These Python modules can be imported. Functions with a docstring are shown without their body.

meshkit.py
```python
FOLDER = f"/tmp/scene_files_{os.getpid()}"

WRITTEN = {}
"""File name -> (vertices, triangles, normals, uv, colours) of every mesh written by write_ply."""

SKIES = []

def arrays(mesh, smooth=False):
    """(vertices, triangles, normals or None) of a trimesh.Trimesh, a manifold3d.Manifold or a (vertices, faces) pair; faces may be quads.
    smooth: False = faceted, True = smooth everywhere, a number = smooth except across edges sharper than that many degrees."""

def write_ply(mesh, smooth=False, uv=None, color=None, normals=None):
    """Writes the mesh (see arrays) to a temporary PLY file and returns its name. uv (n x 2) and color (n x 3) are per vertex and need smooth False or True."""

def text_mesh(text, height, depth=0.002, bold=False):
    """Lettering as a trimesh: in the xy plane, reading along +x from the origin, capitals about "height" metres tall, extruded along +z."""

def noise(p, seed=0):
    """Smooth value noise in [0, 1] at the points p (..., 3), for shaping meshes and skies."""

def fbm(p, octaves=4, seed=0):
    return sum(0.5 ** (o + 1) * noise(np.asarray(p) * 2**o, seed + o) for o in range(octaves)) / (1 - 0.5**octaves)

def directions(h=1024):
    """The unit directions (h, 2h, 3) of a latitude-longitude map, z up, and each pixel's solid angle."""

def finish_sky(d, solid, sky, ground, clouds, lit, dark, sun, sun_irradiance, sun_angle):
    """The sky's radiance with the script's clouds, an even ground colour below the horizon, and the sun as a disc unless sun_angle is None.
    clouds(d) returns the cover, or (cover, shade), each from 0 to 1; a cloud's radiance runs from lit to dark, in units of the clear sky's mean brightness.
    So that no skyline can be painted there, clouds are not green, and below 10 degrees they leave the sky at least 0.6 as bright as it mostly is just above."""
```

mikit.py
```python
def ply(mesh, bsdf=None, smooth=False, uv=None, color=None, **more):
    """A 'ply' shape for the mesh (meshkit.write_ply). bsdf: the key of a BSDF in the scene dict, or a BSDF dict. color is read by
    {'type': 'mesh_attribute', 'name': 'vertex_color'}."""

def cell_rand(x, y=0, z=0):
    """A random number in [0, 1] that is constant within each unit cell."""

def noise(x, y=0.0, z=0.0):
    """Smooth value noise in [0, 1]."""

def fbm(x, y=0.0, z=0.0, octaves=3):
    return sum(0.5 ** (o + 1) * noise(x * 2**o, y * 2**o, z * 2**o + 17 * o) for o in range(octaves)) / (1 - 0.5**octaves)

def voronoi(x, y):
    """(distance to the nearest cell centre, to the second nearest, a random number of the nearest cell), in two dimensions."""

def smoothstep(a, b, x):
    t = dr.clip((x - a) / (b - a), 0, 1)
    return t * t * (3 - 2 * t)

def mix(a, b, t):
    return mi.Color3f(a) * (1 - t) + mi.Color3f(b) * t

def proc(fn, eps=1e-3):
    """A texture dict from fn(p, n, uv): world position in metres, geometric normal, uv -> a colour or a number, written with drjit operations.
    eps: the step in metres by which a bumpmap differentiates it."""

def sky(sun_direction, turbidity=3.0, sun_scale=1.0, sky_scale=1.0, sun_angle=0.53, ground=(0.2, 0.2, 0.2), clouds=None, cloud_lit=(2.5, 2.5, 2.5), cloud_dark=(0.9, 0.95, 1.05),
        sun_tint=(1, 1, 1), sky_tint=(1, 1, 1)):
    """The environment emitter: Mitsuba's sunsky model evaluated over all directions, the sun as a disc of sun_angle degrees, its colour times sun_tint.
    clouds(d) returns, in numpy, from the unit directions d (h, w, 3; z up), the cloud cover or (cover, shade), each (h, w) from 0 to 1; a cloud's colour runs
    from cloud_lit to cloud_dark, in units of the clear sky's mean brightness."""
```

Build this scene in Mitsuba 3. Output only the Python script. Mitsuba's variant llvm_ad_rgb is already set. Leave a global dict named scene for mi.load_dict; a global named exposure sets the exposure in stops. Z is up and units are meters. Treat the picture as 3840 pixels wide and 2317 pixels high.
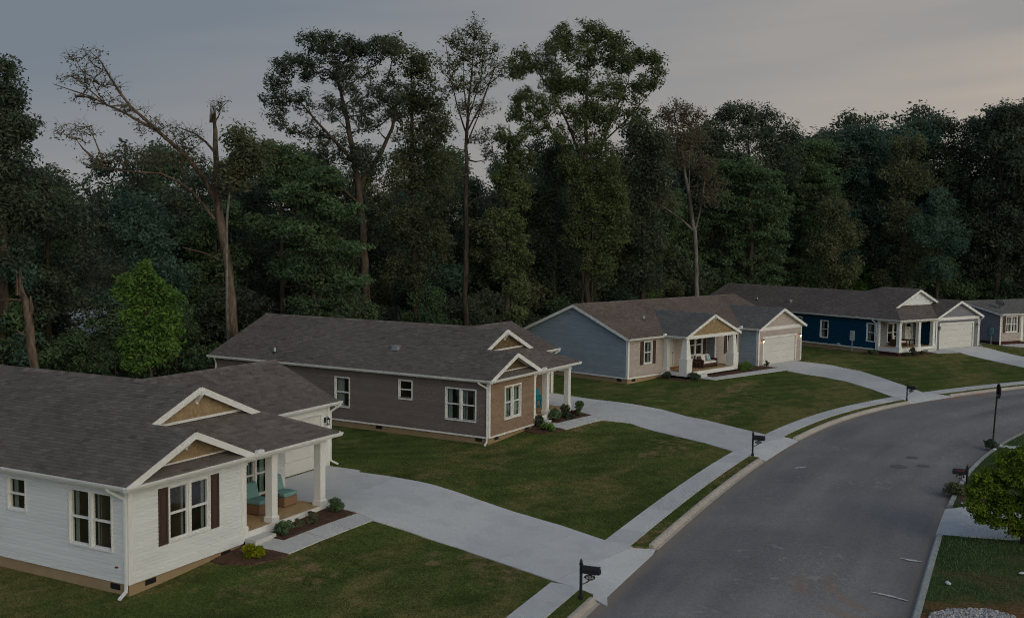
import math, random, json
import numpy as np, trimesh, shapely
import mitsuba as mi, drjit as dr
import mikit, meshkit
from shapely.geometry import Polygon, LineString, Point, box as sbox
from scipy.interpolate import splprep, splev
from scipy.spatial import Delaunay, cKDTree
T = mi.ScalarTransform4f
scene, labels = {}, {}

# ---------------------------------------------------------------- camera, sky, exposure
PITCH, ROLL, EYE_H, FOV = 0.06979, 0.011366, 9.819, 51.778
fwd = np.array([0, math.cos(PITCH), -math.sin(PITCH)]); up0 = np.array([0, math.sin(PITCH), math.cos(PITCH)])
upv = math.cos(ROLL) * up0 - math.sin(ROLL) * np.array([1.0, 0, 0])
scene['camera'] = {'type': 'perspective', 'fov': FOV, 'fov_axis': 'x', 'near_clip': 0.5, 'far_clip': 4000.0,
                   'to_world': T().look_at(origin=[0, 0, EYE_H], target=[0, float(fwd[1]) * 10, EYE_H + float(fwd[2]) * 10], up=upv.tolist())}
exposure = 2.03

def cloud_cover(d):
    """Dusk: a veil of blue grey cloud low over the woods, warmer towards the sunset on the right, with long streaks; it thins overhead to the brighter sky."""
    az = np.degrees(np.arctan2(d[..., 0], d[..., 1])); el = np.degrees(np.arcsin(np.clip(d[..., 2], -1, 1)))
    k = 0.5 + 0.5 * np.cos(np.radians(az - 80.0))
    streak = meshkit.fbm(np.stack([az * 0.035 + el * 0.05, el * 0.42 - az * 0.035, az * 0], -1) + 7.3, 4, 3)
    soft = meshkit.fbm(np.stack([d[..., 0] * 4, d[..., 1] * 4, d[..., 2] * 9], -1) + 3.1, 4, 5)
    low = np.exp(-np.clip(el, 0, 90) / 7.0)
    warm = np.clip(k * 1.5 - 0.80 + 1.0 * low * (1 - 0.6 * k) + (streak - 0.5) * (0.02 + 1.9 * k ** 2) + (soft - 0.5) * 0.14, 0, 1)
    ss = lambda a, b, x: np.clip((x - a) / (b - a), 0, 1) ** 2 * (3 - 2 * np.clip((x - a) / (b - a), 0, 1)); off = np.abs((az - 10 + 180) % 360 - 180)
    return (1 - 0.85 * ss(14, 42, el)) * (1 - 0.8 * ss(55, 115, off)), 1.0 - warm

scene['sky'] = mikit.sky((0.54, -0.71, 0.54), turbidity=7, sun_scale=0.0, sky_scale=1.0, sun_tint=(1.0, 0.88, 0.74), sky_tint=(0.99, 0.985, 0.98), ground=(0.1, 0.1, 0.08),
                         clouds=cloud_cover, cloud_lit=(1.12, 0.955, 0.785), cloud_dark=(0.40, 0.475, 0.565))

# ---------------------------------------------------------------- materials
def rgb(c): return {'type': 'rgb', 'value': [float(x) for x in c]}
def plain(name, c, rough=0.6, spec=0.3, metal=0.0):
    scene[name] = {'type': 'twosided', 'b': {'type': 'principled', 'base_color': rgb(c), 'roughness': rough, 'specular': spec, 'metallic': metal}}
def matt(name, c): scene[name] = {'type': 'twosided', 'b': {'type': 'diffuse', 'reflectance': rgb(c)}}
def procd(name, fn): scene[name] = {'type': 'twosided', 'b': {'type': 'diffuse', 'reflectance': mikit.proc(fn)}}
N, FB, MIX, SS = mikit.noise, mikit.fbm, mikit.mix, mikit.smoothstep

def varied(a, b, scale=3.0, amp=1.0):
    """Two tones by the piece's own random number (uv.x) and a soft stain noise."""
    def fn(p, n, uv):
        return MIX(a, b, dr.clip(uv.x * 0.6 + (N(p.x * scale, p.y * scale, p.z * scale) - 0.3) * 0.7 * amp, 0, 1))
    return fn
def shingle(a, b):
    def fn(p, n, uv):
        g = N(p.x * 60, p.y * 60, p.z * 60)
        return MIX(a, b, dr.clip(uv.x, 0, 1)) * (0.66 + 0.50 * g + 0.22 * (N(p.x * 0.8, p.y * 0.8, p.z * 0.8) - 0.5))
    return fn
procd('m_shingle', shingle((0.096, 0.083, 0.077), (0.178, 0.155, 0.145)))
procd('m_shingle_brown', shingle((0.105, 0.086, 0.078), (0.185, 0.152, 0.138)))
procd('m_shingle_grey', shingle((0.105, 0.102, 0.104), (0.180, 0.176, 0.178)))
procd('m_white_siding', varied((0.575, 0.60, 0.615), (0.645, 0.67, 0.685), 1.2))
procd('m_taupe_siding', varied((0.146, 0.122, 0.115), (0.178, 0.150, 0.141)))
procd('m_tan_siding', varied((0.225, 0.160, 0.117), (0.27, 0.195, 0.143)))
procd('m_bluegrey_siding', varied((0.222, 0.276, 0.325), (0.262, 0.318, 0.37)))
procd('m_beige_siding', varied((0.36, 0.315, 0.295), (0.41, 0.36, 0.335)))
procd('m_navy_siding', varied((0.006, 0.044, 0.088), (0.010, 0.054, 0.104)))
procd('m_grey_siding', varied((0.17, 0.175, 0.20), (0.20, 0.205, 0.23)))
procd('m_shake', varied((0.225, 0.165, 0.098), (0.315, 0.235, 0.143), 4))
procd('m_shake_dark', varied((0.110, 0.080, 0.046), (0.155, 0.113, 0.066), 4))
procd('m_block', varied((0.24, 0.175, 0.105), (0.33, 0.245, 0.155), 2.2))
procd('m_deck', varied((0.30, 0.205, 0.115), (0.42, 0.30, 0.175), 5))
plain('m_trim', (0.62, 0.625, 0.62), 0.5)
plain('m_door_white', (0.53, 0.525, 0.515), 0.55)
plain('m_shutter', (0.055, 0.033, 0.028), 0.5)
plain('m_black', (0.013, 0.014, 0.016), 0.4)
plain('m_red_plate', (0.16, 0.018, 0.014), 0.4)
plain('m_metal', (0.45, 0.48, 0.50), 0.45, 0.5, 0.7)
plain('m_meter', (0.36, 0.42, 0.44), 0.5)
plain('m_teal_meter', (0.10, 0.24, 0.28), 0.5)
plain('m_teal', (0.015, 0.24, 0.29), 0.45)
matt('m_cushion', (0.155, 0.285, 0.28)); matt('m_cushion_white', (0.62, 0.58, 0.56)); matt('m_pillow_blue', (0.28, 0.40, 0.43))
procd('m_wicker', varied((0.16, 0.095, 0.06), (0.24, 0.15, 0.10), 22))
plain('m_dark_wood', (0.045, 0.024, 0.018), 0.5)
matt('m_room', (0.075, 0.058, 0.050)); matt('m_curtain', (0.17, 0.215, 0.22)); matt('m_curtain_green', (0.18, 0.29, 0.25))
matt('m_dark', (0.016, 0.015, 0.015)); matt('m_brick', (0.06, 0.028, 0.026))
matt('m_mat', (0.33, 0.14, 0.05)); matt('m_white_matter', (0.50, 0.52, 0.54)); matt('m_flower_red', (0.42, 0.02, 0.02))
def bark(a, b):
    def fn(p, n, uv):
        f = FB(p.x * 6, p.y * 6, p.z * 0.9, 3) * 0.8 + N(p.x * 18, p.y * 18, p.z * 3) * 0.35 + (N(p.x * 0.5, p.y * 0.5, p.z * 0.4) - 0.5) * 0.5; return MIX(a, b, dr.clip(f * 1.6 - 0.45, 0, 1))
    return fn
procd('m_bark', bark((0.028, 0.023, 0.018), (0.088, 0.073, 0.058))); procd('m_bark_pale', bark((0.06, 0.055, 0.048), (0.20, 0.185, 0.165))); procd('m_snag', bark((0.050, 0.036, 0.027), (0.175, 0.135, 0.105)))
scene['m_glass'] = {'type': 'thindielectric', 'int_ior': 1.52}

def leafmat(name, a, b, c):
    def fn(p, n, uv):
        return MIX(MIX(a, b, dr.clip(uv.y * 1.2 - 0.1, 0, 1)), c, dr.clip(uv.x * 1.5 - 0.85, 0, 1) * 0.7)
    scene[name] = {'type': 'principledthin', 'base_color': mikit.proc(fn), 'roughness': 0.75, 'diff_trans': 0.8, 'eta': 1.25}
leafmat('leaf_dark', (0.056, 0.078, 0.061), (0.1, 0.129, 0.087), (0.146, 0.178, 0.105))
leafmat('leaf_mid', (0.068, 0.115, 0.065), (0.122, 0.188, 0.093), (0.177, 0.25, 0.111))
leafmat('leaf_bright', (0.081, 0.161, 0.045), (0.146, 0.25, 0.06), (0.22, 0.329, 0.075))
leafmat('leaf_olive', (0.09, 0.105, 0.063), (0.146, 0.161, 0.09), (0.213, 0.215, 0.111))
leafmat('leaf_blue', (0.054, 0.102, 0.084), (0.093, 0.156, 0.117), (0.124, 0.201, 0.135))
leafmat('leaf_warm', (0.076, 0.105, 0.051), (0.137, 0.171, 0.075), (0.201, 0.227, 0.09))
leafmat('leaf_rust', (0.117, 0.105, 0.075), (0.177, 0.149, 0.099), (0.244, 0.189, 0.123))

def concrete(p, n, uv):
    a = FB(p.x * 0.35, p.y * 0.35, 0, 3); g = N(p.x * 16, p.y * 16, p.z * 16)
    return MIX((0.47, 0.475, 0.475), (0.555, 0.555, 0.55), a) * (0.90 + 0.14 * g + 0.14 * (uv.x - 0.5)) * (1 - 0.07 * SS(0.45, 0.75, FB(p.x * 1.7, p.y * 1.7, 7, 3)))
procd('m_concrete', concrete)
def curbfn(p, n, uv):
    a = FB(p.x * 0.7, p.y * 0.7, 0, 3); g = N(p.x * 14, p.y * 14, p.z * 14)
    return MIX((0.33, 0.295, 0.26), (0.45, 0.41, 0.365), a) * (0.82 + 0.3 * g)
procd('m_curb', curbfn)
def curb2fn(p, n, uv):
    a = FB(p.x * 0.7, p.y * 0.7, 0, 3); g = N(p.x * 14, p.y * 14, p.z * 14)
    return MIX((0.26, 0.27, 0.255), (0.36, 0.37, 0.36), a) * (0.82 + 0.3 * g)
procd('m_curb_grey', curb2fn)
def asphalt(p, n, uv):
    """Worn asphalt: uv.x runs along the road, uv.y across it (0 left kerb, 1 right kerb)."""
    wear = FB(uv.x * 0.10, uv.y * 7.0, 3, 3); blot = FB(p.x * 0.30, p.y * 0.30, 1, 3); grain = N(p.x * 18, p.y * 18, 2); fine = N(p.x * 55, p.y * 55, 4)
    c = MIX((0.142, 0.140, 0.145), (0.262, 0.250, 0.242), dr.clip(wear * 1.0 + blot * 0.7 - 0.48, 0, 1)) * (0.80 + 0.24 * grain + 0.16 * fine)
    spot = SS(0.80, 0.9, N(p.x * 5.5, p.y * 5.5, 6)) * SS(0.5, 0.62, FB(p.x * 0.4, p.y * 0.4, 8, 2)); c = MIX(c, mi.Color3f(0.30, 0.285, 0.27), spot * 0.5)
    edge = dr.maximum(1 - SS(0.0, 0.075, uv.y), SS(0.95, 1.0, uv.y)) * (0.35 + 0.9 * FB(p.x * 0.6, p.y * 0.6, 5, 3))
    c = MIX(c, mi.Color3f(0.235, 0.19, 0.155), dr.clip(edge, 0, 0.8))
    rr = dr.sqrt(dr.square(p.x - 11.9) + dr.square(p.y - 29.2)); trk = dr.maximum(1 - SS(0.08, 0.42, dr.abs(rr - 3.62)), 1 - SS(0.06, 0.34, dr.abs(rr - 2.76)))
    trk = trk * SS(0.30, 0.62, FB(p.x * 1.3, p.y * 1.3, 9, 3)) * SS(0.0, 1.6, 31.3 - p.y) * SS(0.0, 1.2, 11.4 - p.x)
    c = MIX(c, mi.Color3f(0.255, 0.178, 0.132), trk * 0.5)
    far = SS(62, 66, p.y) * SS(0.5, 0.7, FB(p.x * 0.5, p.y * 0.5, 4, 3)) * (1 - SS(0.04, 0.16, uv.y))
    return MIX(c, mi.Color3f(0.36, 0.16, 0.12), far * 0.6)
procd('m_asphalt', asphalt)
def lawn_tone(p):
    """How dry (0 to 1) and how bare the turf is: long patches, drawn out along the fronts of the houses."""
    a, b = p.x * 0.47 + p.y * 0.88, p.x * 0.88 - p.y * 0.47
    dry = SS(0.46, 0.66, FB(a * 0.11 + 3, b * 0.30, 2, 3) * 0.62 + FB(a * 0.5, b * 1.1, 5, 3) * 0.38); bare = SS(0.60, 0.72, FB(a * 0.22 + 11, b * 0.42, 4, 3) * 0.75 + FB(p.x * 2.2, p.y * 2.2, 6, 2) * 0.25); return dry, bare
def lawnfn(p, n, uv):
    med = FB(p.x * 0.55, p.y * 0.55, 5, 3); sm = FB(p.x * 3.2, p.y * 3.2, 8, 3); fine = N(p.x * 22, p.y * 22, 1); dry, bare = lawn_tone(p)
    stripe = 0.5 + 0.5 * dr.sin((p.x * 0.45 - p.y * 0.89) * 4.1 + 2.0 * N(p.x * 0.3, p.y * 0.3, 7))
    g = MIX((0.040, 0.060, 0.018), (0.098, 0.126, 0.036), dr.clip(0.30 * stripe + 0.70 * med + 0.6 * sm - 0.32, 0, 1))
    g = MIX(g, mi.Color3f(0.170, 0.138, 0.055), dry * (0.3 + 0.5 * SS(0.3, 0.65, sm)))
    g = MIX(g, mi.Color3f(0.21, 0.150, 0.085), bare * SS(0.38, 0.6, sm) * 0.75)
    return g * (0.62 + 0.72 * fine)
procd('m_lawn', lawnfn)
def lawn2fn(p, n, uv):
    med = FB(p.x * 0.6, p.y * 0.6, 5, 3); sm = FB(p.x * 3.4, p.y * 3.4, 8, 3); fine = N(p.x * 20, p.y * 20, 1)
    g = MIX((0.026, 0.046, 0.018), (0.066, 0.084, 0.030), dr.clip(med * 0.8 + sm * 0.6 - 0.3, 0, 1))
    red = (1 - SS(27.2, 28.8, p.y + (sm - 0.5) * 1.6)) * SS(0.3, 0.6, med * 0.5 + sm * 0.5)
    g = MIX(g, mi.Color3f(0.17, 0.085, 0.045), red * 0.85)
    g = MIX(g, mi.Color3f(0.105, 0.075, 0.04), SS(0.5, 0.66, FB(p.x * 0.5 + 5, p.y * 0.5, 2, 3)) * 0.55)
    return g * (0.66 + 0.66 * fine)
procd('m_lawn_rough', lawn2fn)
def forestfloor(p, n, uv):
    a = FB(p.x * 0.12, p.y * 0.12, 1, 3); b = FB(p.x * 1.3, p.y * 1.3, 2, 3)
    return MIX((0.030, 0.030, 0.018), (0.075, 0.066, 0.040), dr.clip(a * 0.7 + b * 0.5 - 0.15, 0, 1))
procd('m_forest_floor', forestfloor)
def gravelfn(p, n, uv): return MIX((0.20, 0.195, 0.20), (0.46, 0.45, 0.46), uv.x) * (0.8 + 0.4 * N(p.x * 40, p.y * 40, p.z * 40))
procd('m_gravel', gravelfn)
def mulch(p, n, uv): return MIX((0.050, 0.030, 0.022), (0.125, 0.080, 0.060), FB(p.x * 9, p.y * 9, 1, 3)) * (0.6 + 0.8 * N(p.x * 45, p.y * 45, 1))
procd('m_mulch', mulch)

# ---------------------------------------------------------------- keys, labels, mesh builder
def fresh(key):
    if key not in USED: USED.add(key); return key
    i = NEXT[key] = NEXT.get(key, 0) + 1
    USED.add(f'{key}_{i:03d}'); return f'{key}_{i:03d}'
USED, NEXT = set(), {}
def thing(name, label, cat, group=None):
    k = fresh(name); labels[k] = {'label': label, 'category': cat}
    if group: labels[k]['group'] = group
    return k
def structure(name, label=None):
    k = fresh(name); labels[k] = {'kind': 'structure'}
    if label: labels[k]['label'] = label
    return k
class MB:
    """Collects pieces in a frame (O, X, Y, Z) into one mesh; pieces carry one random uv each."""
    def __init__(s, fr=None): s.v, s.f, s.u, s.n, s.fr = [], [], [], 0, fr
    def add(s, v, f, uv=None):
        v = np.asarray(v, float); f = np.asarray(f, int)
        if f.shape[1] == 4: f = np.vstack([f[:, [0, 1, 2]], f[:, [0, 2, 3]]])
        if s.fr is not None:
            O, A = s.fr; v = O + v @ A
            if np.linalg.det(A) < 0: f = f[:, ::-1]
        s.v.append(v); s.f.append(f + s.n); s.n += len(v)
        s.u.append(np.tile(RNG.random(2) if uv is None else uv, (len(v), 1)) if uv is None or np.ndim(uv) == 1 else uv); return s
    def box(s, a0, a1, b0, b1, c0, c1):
        return s.add([[x, y, z] for x in (a0, a1) for y in (b0, b1) for z in (c0, c1)], [[0, 1, 3, 2], [4, 6, 7, 5], [0, 4, 5, 1], [2, 3, 7, 6], [0, 2, 6, 4], [1, 5, 7, 3]])
    def loft(s, a, b, caps=True):
        """Prism between two polygons of as many points."""
        n = len(a); f = [[i, (i + 1) % n, n + (i + 1) % n] for i in range(n)] + [[i, n + (i + 1) % n, n + i] for i in range(n)]
        if caps: f += [[0, i + 1, i] for i in range(1, n - 1)] + [[n, n + i, n + i + 1] for i in range(1, n - 1)]
        return s.add(np.vstack([a, b]), f)
    def slab(s, pg, zf, lo, hi):
        """A sloping slab over any outline in (u, v), between zf + lo and zf + hi."""
        e = trimesh.creation.extrude_polygon(pg, 1.0, engine='earcut'); v = np.array(e.vertices); top = v[:, 2] > .5; v[:, 2] = [zf(a, b) for a, b in v[:, :2]] + np.where(top, hi, lo); return s.add(v, e.faces)
    def bar(s, p, q, w, h, up=(0, 0, 1)):
        p, q, up = np.array(p, float), np.array(q, float), np.array(up, float); d = q - p; d /= np.linalg.norm(d); x = np.cross(d, up); x /= np.linalg.norm(x); y = np.cross(x, d)
        r = [x * i * w / 2 + y * j * h / 2 for i, j in ((-1, -1), (1, -1), (1, 1), (-1, 1))]; return s.loft([p + k for k in r], [q + k for k in r])
    def tube(s, pts, rad, sides=8, caps=True):
        pts = np.asarray(pts, float); rad = np.broadcast_to(rad, len(pts)); d = np.gradient(pts, axis=0); d /= np.linalg.norm(d, axis=1, keepdims=True)
        ref = np.array([0, 0, 1.0]) if abs(d[:, 2]).mean() < 0.8 else np.array([1.0, 0, 0]); x = np.cross(d, ref); x /= np.linalg.norm(x, axis=1, keepdims=True); y = np.cross(d, x)
        t = np.arange(sides) * 2 * np.pi / sides; V = (pts[:, None] + rad[:, None, None] * (np.cos(t)[None, :, None] * x[:, None] + np.sin(t)[None, :, None] * y[:, None])).reshape(-1, 3)
        F = [[k * sides + i, k * sides + (i + 1) % sides, (k + 1) * sides + (i + 1) % sides, (k + 1) * sides + i] for k in range(len(pts) - 1) for i in range(sides)]
        F = np.array(F); F = np.vstack([F[:, [0, 1, 2]], F[:, [0, 2, 3]]])
        if caps: m = (len(pts) - 1) * sides; F = np.vstack([F, [[0, i + 1, i] for i in range(1, sides - 1)], [[m, m + i, m + i + 1] for i in range(1, sides - 1)]])
        return s.add(V, F)
    def ball(s, c, r, sub=2):
        b = trimesh.creation.icosphere(subdivisions=sub); return s.add(b.vertices * np.broadcast_to(r, 3) + c, b.faces)
    def mesh(s, m): return s.add(m.vertices, m.faces)
    def put(s, key, bsdf, smooth=False, exact=False, **kw):
        if not s.v: return None
        k = key if exact else fresh(key)
        scene[k] = mikit.ply((np.vstack(s.v), np.vstack(s.f)), bsdf, smooth, uv=None if smooth not in (False, True) else np.vstack(s.u), **kw); return k
RNG = np.random.default_rng(11)
def frame(O, X, Y, Z=(0, 0, 1)): return np.array(O, float), np.array([X, Y, Z], float)

# ---------------------------------------------------------------- terrain
HOUSE = {1: (-10.187, 27.715, 1.0860), 2: (-1.033, 48.766, 1.0460), 3: (7.741, 69.803, 0.8140), 4: (31.24, 89.496, 0.6050), 5: (46.0, 99.07, 0.50)}
def sst(a, b, x):
    t = np.clip((x - a) / (b - a), 0, 1); return t * t * (3 - 2 * t)
def local(i, x, y):
    X, Y, t = HOUSE[i]; return (x - X) * math.cos(t) + (y - Y) * math.sin(t), -(x - X) * math.sin(t) + (y - Y) * math.cos(t)
def world(i, u, v):
    X, Y, t = HOUSE[i]; return X + u * math.cos(t) - v * math.sin(t), Y + u * math.sin(t) + v * math.cos(t)
def zt(x, y):
    """Height of the ground: level, rising gently to the fronts of the houses."""
    z = 0 * np.asarray(x, float)
    for i, a, b, c, d, e, f, g, h, hh in ((1, -1.0, 9.5, 14.5, 20, -6, -.5, 12, 18, .5), (2, -1.0, 9.5, 14.5, 20, -6, -.5, 12, 18, .42), (3, 0., 6., 20.5, 25, -7, -2, 9, 14, .2), (4, -1.5, 5., 13, 18, -8, -2.2, 5, 11, .36)):
        u, v = local(i, x, y); z = z + hh * sst(a, b, u) * (1 - sst(c, d, u)) * sst(e, f, v) * (1 - sst(g, h, v))
    return z
ROAD_Z = -0.12
def spline(pts, s, n):
    pts = np.array(pts, float); tck, _ = splprep(pts.T, s=s, k=3); return np.array(splev(np.linspace(0, 1, n), tck)).T
LEFT = spline([(-16, -6), (-8.5, 6), (-3, 16), (2.0, 26.77), (2.58, 28.16), (3.81, 30.74), (4.82, 33.06), (6.22, 36.07), (7.98, 39.75), (10.36, 44.28), (11.67, 47.08), (14.37, 51.75), (16.6, 55.31), (19.86, 59.64), (24.44, 63.85), (28.42, 66.49), (34.24, 70.13), (46, 77.2), (60, 85), (84, 98)], 0.5, 420)
RIGHT = spline([(-8, -12), (-1, 3), (4.6, 14.5), (10.41, 26.51), (11.79, 29.43), (13.3, 32.56), (14.43, 35.08), (16.27, 38.79), (17.63, 41.25), (19.78, 45.0), (22.15, 48.68), (23.77, 50.97), (26.6, 54.38), (32, 59.8), (40, 65.6), (52, 72.6), (66, 80), (88, 92)], 0.3, 420)
def offset(line, d):
    t = np.gradient(line, axis=0); t /= np.linalg.norm(t, axis=1, keepdims=True); return line + d * np.stack([-t[:, 1], t[:, 0]], 1)
LTREE, RTREE = cKDTree(LEFT), cKDTree(RIGHT)

def tri_poly(poly, step, extra=None):
    """Triangulates a polygon with inner points every step metres: (points n x 2, faces)."""
    rings = [poly.exterior] + list(poly.interiors); pts = []
    for r in rings:
        n = max(4, int(r.length / step)); q = [r.interpolate(d) for d in np.linspace(0, r.length, n, endpoint=False)]
        pts += [(a.x, a.y) for a in q] + list(r.coords)[:-1]
    x0, y0, x1, y1 = poly.bounds; g = np.stack(np.meshgrid(np.arange(x0, x1, step), np.arange(y0, y1, step)), -1).reshape(-1, 2)
    inner = poly.buffer(-step * 0.35)
    if not inner.is_empty and len(g): pts += list(map(tuple, g[shapely.contains_xy(inner, g[:, 0], g[:, 1])]))
    pts = np.unique(np.round(np.array(pts), 4), axis=0); tri = Delaunay(pts).simplices
    c = pts[tri].mean(1); tri = tri[shapely.contains_xy(poly, c[:, 0], c[:, 1])]
    a = pts[tri]; cr = (a[:, 1, 0] - a[:, 0, 0]) * (a[:, 2, 1] - a[:, 0, 1]) - (a[:, 1, 1] - a[:, 0, 1]) * (a[:, 2, 0] - a[:, 0, 0])
    tri = tri[np.abs(cr) > 1e-7]; cr = cr[np.abs(cr) > 1e-7]; tri[cr < 0] = tri[cr < 0][:, ::-1]; return pts, tri
def sheet(poly, zfun, step=1.0, skirt=0.1):
    if hasattr(poly, 'geoms'):
        m = MB()
        for g in poly.geoms:
            if g.area > 0.01: a = sheet(g, zfun, step, skirt); m.add(np.vstack(a.v), np.vstack(a.f), np.vstack(a.u))
        return m
    pts, tri = tri_poly(poly, step); v = np.column_stack([pts, zfun(pts[:, 0], pts[:, 1])]); m = MB(); uv = RNG.random(2); m.add(v, tri, uv)
    if skirt:
        e = np.sort(np.vstack([tri[:, [0, 1]], tri[:, [1, 2]], tri[:, [2, 0]]]), 1); ue, cnt = np.unique(e, axis=0, return_counts=True); b = ue[cnt == 1]
        for i, j in b: m.add([v[i], v[j], v[j] - [0, 0, skirt], v[i] - [0, 0, skirt]], [[0, 1, 2, 3]], uv)
    return m

# ---------------------------------------------------------------- ground, road, lawns, pavements
k = structure('ground', 'dark leaf litter floor of the woods and land beyond')
g = np.concatenate([np.linspace(-1500, -120, 12), np.linspace(-110, 140, 42), np.linspace(160, 1500, 14)])
GX, GY = np.meshgrid(g, g + 60); GZ = -0.3 + 0.35 * (meshkit.fbm(np.stack([GX / 40, GY / 40, GX * 0], -1), 3, 2) - 0.5) * sst(100, 180, GY)
n = len(g); idx = np.arange(n * n).reshape(n, n)
MB().add(np.stack([GX, GY, GZ], -1).reshape(-1, 3), np.stack([idx[:-1, :-1], idx[:-1, 1:], idx[1:, 1:], idx[1:, :-1]], -1).reshape(-1, 4)).put(k, 'm_forest_floor', exact=True)

k = structure('road', 'worn grey asphalt road curving away to the right')
ts = np.linspace(0, 1, 15); L, R = LEFT, RIGHT[[RTREE.query(p)[1] for p in LEFT]]
row = L[:, None] + (R - L)[:, None] * ts[None, :, None]; crown = 0.07 * (1 - (2 * ts - 1) ** 2)
V = np.dstack([row, ROAD_Z + np.broadcast_to(crown, row.shape[:2])[..., None]]).reshape(-1, 3)
along = np.r_[0, np.cumsum(np.linalg.norm(np.diff(L, axis=0), axis=1))]; UV = np.stack(np.broadcast_arrays(along[:, None], ts[None, :]), -1).reshape(-1, 2)
idx = np.arange(len(L) * 15).reshape(len(L), 15)
MB().add(V, np.stack([idx[:-1, :-1], idx[:-1, 1:], idx[1:, 1:], idx[1:, :-1]], -1).reshape(-1, 4), UV).put(k, 'm_asphalt', smooth=True, exact=True)
ROADPOLY = Polygon(np.vstack([L, R[::-1]])).buffer(0)
def road_z(x, y): return ROAD_Z + 0.07 * (1 - (2 * np.clip(LTREE.query(np.stack([x, y], -1))[0] / 8.3, 0, 1) - 1) ** 2)
def streak(pts, w, name, bsdf, dz=0.006, seed=0, **kw):
    ln = LineString(pts); r = np.random.default_rng(seed); q = [ln.interpolate(t, True) for t in np.linspace(0, 1, 14)]; pg = []
    d = np.array(pts[-1]) - pts[0]; nn = np.array([-d[1], d[0]]) / np.linalg.norm(d)
    ww = w * (0.3 + 0.7 * np.sin(np.linspace(0.15, 3.0, 14))) * r.uniform(0.5, 1.15, 14)
    P = np.array([[a.x, a.y] for a in q]); pg = Polygon(np.vstack([P + nn * ww[:, None] / 2, (P - nn * ww[:, None] / 2)[::-1]])).buffer(0)
    sheet(pg, lambda x, y: road_z(x, y) + dz, 0.3, 0).put(name, bsdf)
for i, (p, w) in enumerate(([[(12.2, 32.28), (12.45, 32.1), (12.75, 32.0)], .16], [[(10.2, 29.06), (10.6, 28.8), (11.0, 28.42)], .15], [[(12.3, 45.0), (12.9, 45.3)], .22])):
    streak(p, w, 'road__patch', 'm_concrete', 0.012, i)
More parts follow.
